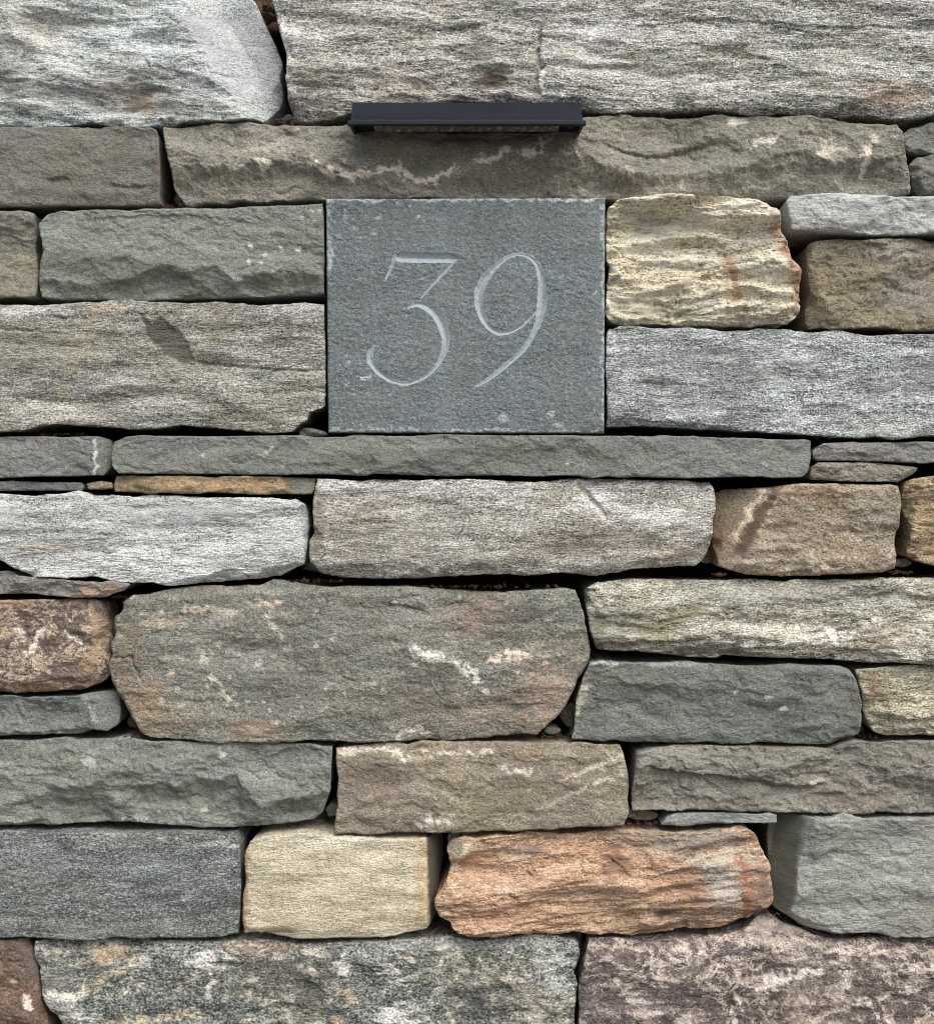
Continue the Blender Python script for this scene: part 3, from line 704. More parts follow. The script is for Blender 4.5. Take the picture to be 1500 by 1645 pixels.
stone([(942,948),(960,936),(1020,931),(1100,932),(1220,932),(1380,931),(1500,928),(1700,926),(1700,1068),(1500,1067),(1420,1065),(1300,1060),(1180,1056),(1060,1050),(980,1046),(960,1041),(950,1018),(943,978)], 'tan', z=13, rnd=12, ang=3, amp=1.1,
      over=('45412f','97927d','e6e0cc','85867c'),
      feats=[R_([(942,1030),(1060,1030),(1150,1010),(1240,1025),(1330,1035),(1420,1050),(1700,1050)],.16,.7,30,5), ST([(1120,968),(1135,990)],4,12), R_([(942,960),(1080,955),(1300,960),(1700,955)],.35,.0,14,5)],
      tints=[t_pat(1100,985,40,16,-10,'8f9148',.6,1.4), t_pat(1020,1000,60,36,0,'74713f',.5,1.5), t_pat(1060,1012,30,12,0,'9a9a4e',.5), t_spots(16,(1160,1000,1470,1035),4,11,'f6f2e6',.9,41), t_pat(1250,1015,120,14,4,'ece4cf',.5,1.4), t_pat(1420,1020,60,26,-15,'9a7f5c',.5,1.4), t_pat(1100,1043,160,9,3,'6b5a36',.5,1.4), t_pat(1300,955,180,22,0,'8c8c88',.4,1.5), t_pat(960,1010,16,40,0,'5d5728',.5)],
      label='long pale stone with a patch of green algae at its left end')
stone([(946,1064),(964,1059),(1100,1062),(1260,1067),(1340,1068),(1364,1075),(1370,1090),(1377,1114),(1382,1134),(1381,1164),(1377,1180),(1341,1192),(1313,1196),(1176,1194),(1032,1191.5),(960,1190),(917,1187),(918,1158),(926,1122),(936,1088)], 'slate', z=8, rnd=4, rag=1.0, amp=.85,
      over=('474b45','6b7069','90968d','706f62'), feats=[R_([(917,1090),(980,1092),(1060,1095),(1130,1115),(1250,1110),(1382,1120)],.02,.16,12,8), SC(940,1150,24,44,10,5), R_([(917,1180),(1150,1180),(1280,1165),(1382,1160)],.0,.25,10,4)],
      tints=[t_lin([(936,1105),(930,1130),(926,1150)],5,'b3b49c',.6), t_pat(1230,1118,6,4,0,'e3e6e0',.9), t_pat(1256,1137,6,4,0,'dde0da',.8), t_pat(1181,1110,4,3,0,'dde0da',.8), t_lin([(950,1065),(990,1066)],3,'b9bcb2',.6), t_pat(1080,1066,70,4,0,'b9bcb2',.5)],
      label='dark green grey slab with two tiny white spots')
stone([(1374,1076),(1420,1073),(1500,1071),(1660,1070),(1660,1183),(1500,1183),(1420,1181),(1400,1171),(1391,1155),(1385,1142),(1384,1114),(1379,1092)], 'tan', z=2, rnd=8, over=('4b4434','99957f','dcd9c8','8a8a7c'), ang=2,
      tints=[t_pat(1400,1105,24,30,0,'98735a',.6,1.4), t_pat(1418,1132,8,3,0,'3c3830',.8)], feats=[SC(1440,1128,30,14,0,6)])
stone([(-260,1119),(0,1119),(108,1116),(180,1113),(189,1119),(193,1147),(191,1168),(173,1175),(108,1179),(0,1182),(-260,1183)], 'slate', z=4, rnd=5, rag=.8, feats=[FC(150,1150,-.35,.16,2), SC(70,1160,60,26,-18,7), SC(0,1140,50,24,0,5)], over=('484d47','6d736d','979d96','6f7067'),
      tints=[t_lin([(138,1120),(145,1140),(156,1160)],3,'a9afa6',.7)])
# seventh course
stone([(-300,1188),(0,1189),(108,1187),(180,1184),(252,1190),(360,1193),(504,1194),(535,1198),(536,1233),(533,1269),(518,1305),(503,1320),(450,1327),(378,1332),(288,1327),(180,1325),(72,1329),(0,1327),(-300,1326)], 'slate', z=9, rnd=6, rag=.8,
      over=('4c4e46','777a71','a0a49b','7c7868'),
      feats=[R_([(-300,1280),(0,1290),(70,1275),(90,1262),(150,1258),(200,1262),(290,1254),(380,1246),(400,1275),(420,1296),(470,1280),(536,1272)],.16,.75,30,7), SC(250,1300,70,34,-10,7), SC(350,1290,50,34,30,6), SC(120,1310,60,26,10,6), SC(470,1230,50,30,-20,7), SC(470,1300,40,22,0,6), ST([(370,1250),(395,1265),(415,1280)],6,14)],
      tints=[t_spots(12,(195,1312,235,1326),1.5,3.5,'e3e6e2',.85,51), t_pat(145,1224,14,8,0,'b9c4c0',.6), t_pat(325,1304,5,4,0,'c9cec6',.8), t_pat(300,1280,130,30,0,'787058',.35,1.5), t_pat(420,1248,30,12,0,'a5b0ac',.45), t_lin([(350,1215),(365,1195)],2.5,'c0c5be',.6)],
      label='grey green stone with scalloped chips along its lower edge')
stone([(540,1200),(570,1196),(660,1192),(804,1191),(995,1196),(1002,1211),(1008,1240),(1009,1269),(1008,1301),(1001,1326),(948,1329),(876,1330),(804,1336),(696,1338),(588,1341),(537,1340),(540,1294),(544,1251),(540,1222)], 'brown', z=7, rnd=4, rag=1.0, amp=.55,
      over=('51473a','837666','b3a695','7d7450'), vein=.35, veincol='cfc3ae',
      feats=[R_([(540,1215),(600,1212),(660,1225),(720,1212),(860,1208),(1008,1222)],.5,.03,12,4), ST([(580,1228),(640,1226),(670,1222)],3,10)],
      tints=[t_lin([(545,1208),(580,1202),(620,1200),(640,1210),(655,1222)],4,'dccdb6',.8,.8), t_lin([(800,1228),(815,1235),(855,1242)],3,'d5cbb8',.85,.8), t_lin([(895,1250),(940,1238),(995,1215)],2.8,'c9c0a8',.75), t_lin([(920,1275),(960,1255),(1005,1245)],2.2,'c0b69e',.6), t_pat(690,1315,6,9,0,'e2dccb',.9), t_lin([(670,1322),(705,1318),(730,1312)],4,'cfc6b4',.7,.9),
             t_lin([(860,1300),(930,1268),(1000,1240)],2.2,'c9c0aa',.6), t_lin([(680,1205),(740,1212),(790,1206)],3,'cfc4ae',.6), t_spots(26,(560,1210,1000,1325),1.8,4.5,'cbc0aa',.6,72), t_pat(840,1270,120,50,-10,'9a8e6c',.35,1.5), t_pat(600,1250,60,40,0,'705a48',.4,1.5), t_pat(850,1205,40,12,0,'a58858',.5,1.4)],
      label='flat brown block in the middle above the cream stone')
stone([(1021,1209),(1039,1202),(1140,1199),(1266,1202),(1338,1198),(1374,1190),(1500,1189),(1720,1190),(1720,1306),(1500,1305),(1392,1307),(1266,1305.5),(1140,1304),(1015,1303.5),(1013,1287),(1016,1251)], 'brown', z=7, rnd=4, rag=.9, ang=-2,
      over=('4f4b3d','7b7666','a7a391','777263'),
      feats=[ST([(1030,1227),(1090,1238),(1170,1245),(1230,1256),(1270,1264),(1330,1258)],16,24), R_([(1012,1228),(1100,1238),(1180,1244),(1250,1262),(1330,1256),(1420,1244),(1500,1245),(1720,1250)],.05,.28,16,4), ST([(1190,1245),(1260,1258),(1300,1262)],7,12), GR([(1080,1264),(1086,1285),(1086,1303)],3,4), ST([(1080,1263),(1110,1268),(1135,1282)],4,10), SC(1440,1270,50,22,-15,7), SC(1330,1290,50,18,0,5), ST([(1300,1275),(1360,1270),(1420,1280)],4,12)],
      tints=[t_lin([(1260,1262),(1300,1260),(1330,1252)],4,'b3ac94',.6), t_pat(1400,1268,5,4,0,'8d5e44',.7), t_pat(1340,1300,100,8,0,'b5b0a0',.4,1.4), t_pat(1380,1280,80,24,0,'7f6c58',.35,1.5)],
      label='long brown grey stone with layered ledges at the right')
stone([(1060,1325),(1073,1309.5),(1086,1306.5),(1160,1307),(1247,1308.5),(1247,1321),(1176,1322),(1097,1328)], 'bluish', z=2, rnd=3, rag=.5, over=('545956','787d7a','a0a5a2','787d78'), label='thin grey chip wedged above the orange stone')
# eighth course
stone([(-260,1332),(0,1333),(144,1335),(288,1336),(380,1338),(386,1352),(389,1384),(388,1438),(384,1498),(360,1503),(216,1504),(144,1506),(72,1506),(36,1503),(0,1504),(-260,1504)], 'granite', z=8, rnd=2, rag=.7, ang=0,
      tints=[t_pat(262,1345,9,6,0,'aaa690',.7), t_pat(378,1357,8,5,0,'d5d7d5',.8), t_pat(345,1352,26,5,0,'c9cbc9',.6,1,.9), t_pat(300,1440,8,6,0,'c9cbc9',.6), t_pat(120,1490,220,14,0,'7c7c74',.45,1.5), t_pat(260,1400,90,50,0,'7c8592',.3,1.5), t_pat(60,1380,70,40,0,'8f979c',.3,1.5)],
      label='smooth blue grey block at the left')
stone([(394,1366),(404,1349),(425,1341),(486,1336),(537,1344),(600,1345),(681,1345),(712,1348),(713,1380),(703,1438),(700,1477),(689,1488),(653,1496),(617,1504),(482,1508),(450,1502),(432,1496),(394,1496),(391,1467),(393,1402)], 'cream', z=11, rnd=3.5, ang=1, rag=.8,
      feats=[FC(685,1420,-3.0,0,.6,90), R_([(390,1490),(500,1492),(620,1490),(690,1480)],.0,.5,12,3)],
      tints=[t_lin([(392,1360),(392,1480)],7,'a9763e',.65), t_lin([(678,1350),(676,1420),(674,1490)],9,'c99f58',.55), t_poly([(685,1335),(722,1335),(722,1500),(692,1500),(688,1440)],'574d45',.95,1.5,2), t_pat(440,1490,50,6,0,'7d5c36',.6), t_pat(440,1460,20,10,0,'c9ad70',.4), t_pat(520,1350,100,12,0,'f3efe2',.4,1.4)],  # the polygon paints shade onto the brownish right side
      label='cream coloured block with a dark brown right side')
stone([(719,1362),(727,1349),(757,1345),(804,1342),(948,1339),(1020,1338),(1061,1335),(1140,1333),(1194,1328),(1211,1336),(1218,1352),(1224,1370),(1233,1388),(1240,1424),(1240,1452),(1219,1466),(1194,1480),(1140,1497),(1050,1505),(996,1503),(930,1500),(858,1503),(761,1504),(743,1491),(725,1484),(720,1475),(705,1469),(699,1456),(701,1434),(714,1414),(722,1392)],
      'orange', z=13, rnd=11, ang=5, amp=1.25, rag=1.3,
      feats=[R_([(698,1440),(800,1440),(900,1445),(1000,1440),(1100,1440),(1240,1430)],.10,.18,24,6), R_([(719,1375),(760,1365),(900,1368),(1050,1372),(1240,1370)],.5,.0,20,4), FC(735,1400,.45,.35,2), SC(1010,1380,40,30,30,7), SC(1080,1450,50,30,-20,8), ST([(960,1366),(1000,1390),(1020,1420)],6,16), R_([(1000,1480),(1140,1480),(1220,1455)],.0,.6,20,4), FC(1215,1420,-.5,0,2)],
      tints=[t_pat(1110,1350,110,22,-3,'8b8c80',.85,1.3), t_pat(1030,1345,60,12,0,'a08a70',.6,1.4), t_pat(1160,1420,44,44,0,'b3ada2',.85,1,.6), t_pat(1155,1380,60,14,0,'c2bdaa',.6), t_pat(1116,1360,10,8,0,'9a6238',.7), t_lin([(1190,1385),(1198,1430),(1205,1470)],9,'a8693c',.8), t_pat(1222,1425,18,40,0,'7d6458',.8),
             t_pat(990,1385,26,22,35,'7d5240',.7), t_pat(1075,1462,26,18,0,'80655a',.7), t_pat(1060,1468,14,8,0,'5a4e48',.8), t_pat(735,1365,16,22,20,'7d8068',.7), t_lin([(722,1400),(740,1375),(752,1358)],5,'e0d2ac',.6), t_pat(840,1364,26,10,0,'8a7466',.7), t_pat(860,1368,12,6,0,'7d7470',.7), t_pat(800,1460,90,30,8,'c07e50',.4,1.5), t_pat(1050,1400,40,40,0,'cf9a6a',.45,1.5),
             t_pat(900,1420,120,26,4,'d6a27a',.4,1.5), t_pat(1060,1495,100,8,-4,'8d5a34',.5,1.4), t_pat(1110,1430,26,40,-20,'a06a38',.6), t_pat(1090,1485,60,10,-10,'c0aa86',.5), t_pat(760,1395,40,24,0,'c98d5e',.5)],
      label='rust orange banded stone, the most colourful of the wall')
stone([(1252,1311),(1300,1309),(1500,1308.5),(1700,1310),(1700,1504),(1500,1502.5),(1464,1502.5),(1374,1496),(1309,1495),(1284,1486),(1259,1469),(1245,1462),(1242,1402),(1240,1352)], 'bluish', z=12, rnd=3, ang=1, rag=1.2,
      over=('555a54','878c86','bcc1bb','7f8074'), feats=[FC(1284,1400,1.5,0.25,1.6,60), FC(1300,1470,.4,-.6,2), ST([(1370,1465),(1440,1470)],3,12), ST([(1384,1455),(1395,1490)],3,20)],
      tints=[t_poly([(1230,1300),(1293,1300),(1287,1344),(1280,1380),(1278,1416),(1272,1450),(1262,1478),(1230,1478)],'5f604c',.85,2,2.5), t_pat(1440,1430,90,26,0,'a8aea8',.4,1.5), t_pat(1400,1330,120,20,0,'6d7472',.4,1.5), t_pat(1275,1475,24,10,30,'8a8464',.6)],  # the polygon paints the dim left side, shade over olive
      label='grey green block with an olive left side at the lower right')
# bottom course in view
stone([(-220,1508),(0,1509),(42,1507),(48,1521),(59,1546),(62,1575),(63,1605),(71,1632),(80,1660),(84,1725),(-60,1730),(-220,1728)], 'marble', z=8, rnd=8, over=('3c312b','705d50','a38f7f','5a5450'), ang=-10,
      feats=[FC(35,1560,-.6,.12,2)], tints=[t_lin([(40,1595),(50,1620)],3.5,'e0d2c2',.9), t_pat(50,1540,20,40,0,'5c5a56',.6), t_pat(24,1577,5,5,0,'c9b09a',.7)], label='purple brown stone in the lower left corner')
stone([(57,1511),(90,1511),(151,1512),(250,1513),(360,1510),(396,1509),(468,1513),(500,1515),(624,1509),(678,1504),(714,1502),(768,1511),(912,1508),(927,1512),(927,1539),(924,1575),(924,1614),(922,1645),(924,1724),(600,1730),(300,1727),(108,1728),(100,1660),(79,1629),(66,1604),(67,1557),(61,1532)],
      'lichen', z=10, rnd=8, rag=1.2, crust=.85, veincol='d5d1c3', amp=.9,
      feats=[R_([(57,1530),(300,1528),(500,1530),(700,1522),(927,1530)],.8,.0,22,4), FC(100,1600,.3,-.12,3), ST([(130,1590),(180,1575),(220,1560)],5,16), R_([(57,1600),(120,1598),(180,1605)],.2,.3,12,4)],
      tints=[t_pat(175,1535,36,18,-10,'c0a468',.7,1.2), t_lin([(110,1600),(150,1585),(190,1560),(215,1550)],7,'c6bb94',.7,.8), t_pat(90,1570,40,36,0,'85877a',.6,1.4), t_lin([(70,1600),(130,1602)],6,'e2dfcf',.8), t_pat(110,1620,40,14,20,'d9dad6',.7,1,.7), t_pat(340,1540,30,14,0,'dcdcd4',.8,1,.9), t_lin([(343,1555),(335,1600)],4,'dcdad0',.75,.9), t_pat(235,1545,14,14,0,'d5d3c8',.7), t_lin([(180,1640),(320,1625)],5,'c9b88c',.7,.9),
             t_pat(550,1545,10,16,0,'e4e4de',.9,1,.9), t_pat(565,1600,9,13,-20,'d9b88e',.85), t_pat(545,1585,6,10,0,'cdb58c',.8), t_pat(640,1630,34,22,0,'dcdcd4',.8,1,.8), t_pat(705,1590,8,10,0,'e2e2dc',.9), t_pat(625,1555,16,9,20,'dad9d0',.8,1,.8), t_pat(660,1565,30,6,-20,'d0cfc4',.7,1,.8), t_pat(760,1600,60,50,0,'45484a',.45,1.5), t_pat(880,1570,30,40,0,'c0c4be',.6,1,.9), t_pat(900,1540,34,10,15,'d5d9d5',.7), t_pat(850,1590,26,20,0,'a59d84',.6),
             t_pat(460,1560,60,26,0,'7a6f58',.5,1.4), t_pat(500,1600,40,40,0,'4a4238',.5,1.4), t_pat(420,1520,60,8,0,'b0865e',.5), t_pat(540,1640,12,14,0,'caa878',.8), t_pat(720,1515,200,8,0,'9aa0a2',.5,1.5)],
      label='dark mottled stone crusted with pale lichen at the bottom')
stone([(946,1509),(960,1508),(1032,1512),(1140,1508),(1190,1496),(1222,1474),(1244,1473),(1266,1486),(1306,1502),(1374,1509),(1500,1509),(1720,1510),(1720,1728),(1400,1730),(1100,1727),(930,1725),(928,1660),(927,1641),(929,1618),(930,1582),(938,1539)],
      'marble', z=7, rnd=9, rag=1.1, crust=.8, vein=1.0, veincol='d2c4b8', over=('41352f','6b5a51','a3907f','5c504a'),
      feats=[R_([(946,1535),(1100,1530),(1200,1515),(1280,1520),(1400,1528),(1720,1530)],.9,.0,26,4), f_vstep([(1182,1590),(1178,1620),(1184,1720)],6,60), R_([(1000,1640),(1200,1585),(1300,1570),(1500,1560)],.0,.05,8,5)],
      tints=[t_lin([(1220,1580),(1260,1565),(1310,1556)],6,'dfd2c4',.8,.9), t_lin([(1182,1595),(1180,1630),(1185,1660)],3.5,'e2d6c8',.85,.6), t_lin([(1350,1530),(1360,1560),(1350,1590)],8,'d9cdc0',.6,.9), t_lin([(1300,1640),(1380,1610),(1480,1580)],4,'d5c4b2',.7,.9), t_lin([(1420,1560),(1500,1550)],3,'d5c8ba',.7,.9), t_lin([(1040,1550),(1100,1535),(1130,1525)],3,'d0c4b8',.6,.9), t_pat(1030,1610,26,14,30,'d5cac0',.7,1,.9), t_pat(1090,1640,20,10,0,'c9beb4',.6,1,.9),
             t_pat(1300,1620,90,60,0,'9a8472',.4,1.5), t_pat(1260,1512,140,7,4,'cbb9a2',.55,1.5), t_pat(1235,1492,60,16,10,'8d8478',.7,1.4), t_pat(1340,1545,120,10,4,'c9bcae',.45,1.4), t_pat(1490,1640,20,10,0,'c9b090',.5)],
      label='purple brown veined stone in the lower right corner')
# small wedges and rubble sitting back in the open joints
n_main = len(ST_LIST)
for k, (x, y, w, h, zz) in enumerate([(500,912,40,20,-70),(184,985,22,40,-80),(60,372,18,34,-60),(274,300,22,26,-75),(1276,440,26,70,-85),(1148,895,24,22,-70),(925,1160,36,34,-60),(890,1180,26,10,-34),
        (204,1170,30,22,-70),(528,1315,24,20,-55),(1238,1440,22,44,-90),(1446,885,20,34,-70),(706,1475,26,26,-60),(1392,1180,26,16,-60),(456,178,22,24,-60),(1040,1318,44,14,-26),(1012,1314,26,12,-30),(1216,1474,30,12,-30),
        (1455,250,16,16,-60),(48,1515,16,18,-50),(933,1530,14,50,-60),(185,768,14,14,-50),(1462,905,30,12,-40),(730,1355,22,18,-34)]):
    rr2 = random.Random(300 + k); p = []
    for t in range(10):
        a = -2.4 + t * math.tau / 10
        p.append((x + w * .62 * math.cos(a) * rr2.uniform(.8, 1.15), y + h * .62 * math.sin(a) * rr2.uniform(.8, 1.15)))
    make_stone(p, rr2.choice(['slate', 'brown', 'mixed']), z=zz, rnd=4, seed=7000 + k * 13, step=2.4, rag=.6, back=60)
make_stone([(372,-84),(400,-92),(450,-90),(480,-80),(478,-30),(470,-6),(440,-2),(410,-4),(385,-8),(376,-40)], 'mixed', z=-150, rnd=6, seed=8801, step=4, back=60, over=('2c1d16','4a352a','6a4e3e','4d3a2e'))
#FILLER
# ------------------------------------------------------------------ the wall carries on beyond the frame
rng = random.Random(77)
FK = ['gneiss', 'slate', 'brown', 'tan', 'mixed', 'slate', 'granite', 'bluish', 'marble', 'gneiss']
_fm = {}
def filler(x0, y0, x1, y1):
    k = rng.choice(FK)
    if k not in _fm: _fm[k] = stone_material('stone_' + k, k, 9000 + len(_fm))
    j = lambda a: rng.uniform(-a, a)
    w = x1 - x0; h = y1 - y0
    p = [(x0 + 3 + abs(j(6)), y0 + h * .2), (x0 + 12 + abs(j(8)), y0 + 1.5)] + [(x0 + w * t, y0 + 1.5 + abs(j(3))) for t in (.3, .5, .7)] + \
        [(x1 - 12 - abs(j(8)), y0 + 1.5), (x1 - 3 - abs(j(5)), y0 + h * .2), (x1 - 3 - abs(j(5)), y0 + h * .7), (x1 - 9 - abs(j(9)), y1 - 1.5)] + \
        [(x0 + w * t, y1 - 1.5 - abs(j(3))) for t in (.7, .5, .3)] + [(x0 + 10 + abs(j(9)), y1 - 1.5), (x0 + 3 + abs(j(5)), y0 + h * .75)]
    make_stone(p, k, z=rng.uniform(-4, 12), rnd=rng.uniform(4, 11), seed=rng.randrange(5000, 90000), step=5.5, mat=_fm[k])
XL, XR = -1150, 2650
for poly, kind, kw in list(ST_LIST):
    xs = [p[0] for p in poly]
    lo, hi = min(xs), max(xs)
    if lo < -50:
        ys = [p[1] for p in poly if p[0] <= lo + 2]
        x = lo
        while x > XL:
            w = rng.uniform(220, 480); filler(x - w, min(ys), x, max(ys)); x -= w
    if hi > 1550:
        ys = [p[1] for p in poly if p[0] >= hi - 2]
        x = hi
        while x < XR:
            w = rng.uniform(220, 480); filler(x, min(ys), x + w, max(ys)); x += w
y = 1731
for h in (118, 160, 96, 150):
    x = XL + rng.uniform(-100, 0)
    while x < XR:
        w = rng.uniform(230, 560); filler(x, y, x + w, y + h); x += w
    y += h

def simple_obj(name, V, F, mat, parent=None, loc=None, smooth=False):
    me = bpy.data.meshes.new(name)
    V = np.array(V, float)
    if loc is not None: V = V - np.array(loc)
    me.from_pydata([tuple(v) for v in V], [], F)
    me.materials.append(mat)
    if smooth:
        for p in me.polygons: p.use_smooth = True
    o = bpy.data.objects.new(name, me); C.objects.link(o)
    if loc is not None: o.location = loc
    if parent: o.parent = parent
    return o
def boxv(x0, y0, z0, x1, y1, z1):
    V = [(x0,y0,z0),(x1,y0,z0),(x1,y1,z0),(x0,y1,z0),(x0,y0,z1),(x1,y0,z1),(x1,y1,z1),(x0,y1,z1)]
    F = [(3,2,1,0),(4,5,6,7),(0,1,5,4),(1,2,6,5),(2,3,7,6),(3,0,4,7)]
    return V, F

# packed earth behind the joints
T = NT('packed_earth')
n = T.noise(T.mapping((60,) * 3), 1, 6, .65)
T.link(T.ramp(n, [(.3, lin('17130f')), (.7, lin('2f2820'))]), T.b.inputs['Base Color'])
T.b.inputs['Roughness'].default_value = 1; T.link(T.bump(n, .006), T.b.inputs['Normal'])
earth = T.m
V, F = boxv(P(XL + 40, 0)[0], .150, -.05, P(XR - 40, 0)[0], .42, P(0, 5)[2])
simple_obj('core', V, F, earth, wall)

# planting bed above the wall
T = NT('mulch')
n = T.noise(T.mapping((70,) * 3), 1, 6, .7, .5)
n2 = T.noise(T.mapping((18,) * 3), 1, 4, .6)
T.link(T.mix(n2, T.ramp(n, [(.3, lin('2c1d16')), (.55, lin('5c3f30')), (.75, lin('8d6a54'))]), lin('4d3a2e')), T.b.inputs['Base Color'])
T.b.inputs['Roughness'].default_value = .95; T.link(T.bump(n, .01), T.b.inputs['Normal'])
mulch = T.m
ztop = P(0, 6)[2]
nx_, ny_ = 90, 60
gx = np.linspace(-40, 40, nx_) * np.abs(np.linspace(-1, 1, nx_)) ** 2; gy = .20 + np.linspace(0, 1, ny_) ** 3 * 60
GX, GY = np.meshgrid(gx, gy)
GZ = ztop + .008 * fbm(GX * 9, GY * 9, 3, 5) + .10 * np.clip((GY - .13) / .12, 0, 1) + .04 * np.clip((GY - .3) / 2, 0, 1)
Vb = np.stack([GX, GY, GZ], -1).reshape(-1, 3)
simple_obj('planting_bed', Vb, [tuple(int(i) for i in f[::-1]) for f in grid_quads(nx_, ny_)], mulch, smooth=True)['kind'] = 'structure'
# bark chips showing in the open joint between the two top stones
rc = random.Random(5); Vc, Fc = [], []
for i in range(620):
    cx = P(rc.gauss(422, 26), 0)[0]; cy = rc.uniform(.05, .14) if i < 90 else rc.uniform(.12, .3)
    if i < 90: cx = P(rc.uniform(408, 440), 0)[0]
    cz = P(0, rc.uniform(-6, 16) if i < 90 else rc.uniform(-12, 10))[2] + cy * (.25 if i < 90 else .5)
    L, w, t = rc.uniform(.006, .016), rc.uniform(.003, .006), rc.uniform(.0015, .003)
    a, b = rc.uniform(0, 6.28), rc.uniform(-.6, .6)
    ux = Vector((math.cos(a) * math.cos(b), math.sin(a) * math.cos(b), math.sin(b))); uy = Vector((-math.sin(a), math.cos(a), 0)); uz = ux.cross(uy)
    k = len(Vc)
    for sx, sy, sz in ((-1,-1,-1),(1,-.7,-1),(1,.6,-1),(-.8,1,-1),(-1,-1,1),(.8,-.7,1),(1,.6,1),(-.8,.8,1)):
        Vc.append(tuple(Vector((cx, cy, cz)) + ux * sx * L / 2 + uy * sy * w / 2 + uz * sz * t / 2))
    Fc += [tuple(q + k for q in f) for f in ((3,2,1,0),(4,5,6,7),(0,1,5,4),(1,2,6,5),(2,3,7,6),(3,0,4,7))]
o = simple_obj('mulch', Vc, Fc, mulch)
o['kind'] = 'stuff'; o['label'] = 'brown bark mulch in the open joint at the top'; o['category'] = 'mulch'

# crumbs of soil and dead leaf lying on the ledges inside the joints
Vc, Fc = [], []
for (xa, xb, yy, d0, d1, n_) in ((470,560,936,-50,-4,60),(640,900,945,-40,-8,60),(860,935,1188,-60,-6,60),(198,245,1185,-60,2,60),(1010,1060,1330,-50,-6,50),(1200,1255,1474,-60,-4,60),(440,475,191,-50,-6,40),(700,745,1502,-60,-4,50),
                                (1440,1475,922,-50,-6,40),(262,292,328,-50,-8,30),(1290,1330,532,-50,-8,30),(175,200,962,-60,-8,30),(1384,1420,1188,-50,-6,30),(1150,1170,926,-40,-6,30),(1300,1500,704,-40,-8,50),(60,130,698,-40,-8,40)):
    for _ in range(n_):
        c0 = Vector(P(rc.uniform(xa, xb), yy - rc.uniform(0, 3), rc.uniform(d0, d1)))
        r = rc.choice([.7, 1, 1.4, 2.2]) * S * 1.4; k = len(Vc)
        ax = Vector((rc.gauss(0, 1), rc.gauss(0, 1), rc.gauss(0, .5))).normalized() * rc.uniform(.5, 2.4)
        for d in ((1,0,0),(-1,0,0),(0,1,0),(0,-1,0),(0,0,1),(0,0,-1)):
            v = Vector(d) * rc.uniform(.6, 1.2); Vc.append(tuple(c0 + (v + ax * v.dot(ax) * .4) * r))
        Fc += [tuple(q + k for q in f) for f in ((0,2,4),(2,1,4),(1,3,4),(3,0,4),(2,0,5),(1,2,5),(3,1,5),(0,3,5))]
o = simple_obj('soil_crumbs', Vc, Fc, mulch)
o['kind'] = 'stuff'; o['label'] = 'crumbs of brown soil lying in the joints'; o['category'] = 'soil'

# ground in front of the wall
T = NT('ground_gravel')
n = T.noise(T.mapping((90,) * 3), 1, 5, .7)
T.link(T.ramp(n, [(.3, lin('4b4843')), (.7, lin('8d8880'))]), T.b.inputs['Base Color'])
T.b.inputs['Roughness'].default_value = .95; T.link(T.bump(n, .01), T.b.inputs['Normal'])
g = simple_obj('ground', [(-300,-300,0),(300,-300,0),(300,300,0),(-300,300,0)], [(0,1,2,3)], T.m)
g['kind'] = 'structure'

# ------------------------------------------------------------------ number plaque
plaque = bpy.data.objects.new('house_number_plaque', None); C.objects.link(plaque)
plaque.location = P(747, 697, -10)
plaque['label'] = 'square blue grey slate plaque carved with the house number 39'
plaque['category'] = 'house number'
three = [
 [(636,409,1),(640,414,9),(648,415,11),(680,416,10.5),(715,416.5,10),(728,417,8),(737,417,1)],
 [(637,408,2),(634,418,5),(629,432,4.5),(623,445,3),(619,453,.6)],
 [(733,418,4),(722,430,3.4),(700,454,3),(685,471,2.4),(674,483,.8)],
 [(654,498,.6),(661,493,4),(671,489.5,7),(686,493,10.5),(701,506,12),(711,525,10.5),(716,547,8),(713,567,6.5),(702,588,5),(684,605,4.3),(662,615,4),(645,617,4.6),(623,609,5.6),(605,594,6.8),(595,578,6.6),(597,564,5),(603,555,.8)]]
nine = [
 [(831,410.5,3.6),(813,416,4.6),(796,429.5,6.8),(781,446,9),(771,466,10),(769,484,9.4),(772,502,8.4),(781,521,7),(793,532,5.8),(805,536.5,5),(822,533,4),(837,525,3.3),(852,511.5,2.8),(862,501,2.4),(868,492,2)],
 [(831,410.5,3.6),(845,412.5,4.6),(858,421,6),(866,436,7),(870,454,8.4),(870,472,10),(870,487,10.5),(868,502,8.8),(862.5,522,7),(853,542,6.4),(840,562,5.8),(825,577,5.5),(808,592,5.3),(786,609,4.5),(770,619,3),(757,626,.6)]]
def carve(X, Y, strokes):
    d = np.zeros(X.shape)
    for s in strokes:
        # smooth the stroke with Catmull-Rom
        p = np.array(s, float); q = []
        for i in range(len(p) - 1):
            p0, p1, p2, p3 = p[max(i - 1, 0)], p[i], p[i + 1], p[min(i + 2, len(p) - 1)]
            for t in np.linspace(0, 1, 5, endpoint=False):
                q.append(.5 * (2 * p1 + (p2 - p0) * t + (2 * p0 - 5 * p1 + 4 * p2 - p3) * t * t + (3 * p1 - p0 - 3 * p2 + p3) * t ** 3))
        q.append(p[-1]); q = np.array(q)
        box = (X > q[:, 0].min() - 16) & (X < q[:, 0].max() + 16) & (Y > q[:, 1].min() - 16) & (Y < q[:, 1].max() + 16)
        x, y = X[box], Y[box]
        dd, tt = segdist(x, y, [tuple(k[:2]) for k in q])
        hw = np.interp(tt, np.arange(len(q)), q[:, 2]) * .78
        e = .7 * fbm(x / 9, y / 9, 3, 611)
        d[box] = np.maximum(d[box], hw + e * np.clip(hw / 4, 0, 1) - dd)
    return d
nu, nv = 380, 320
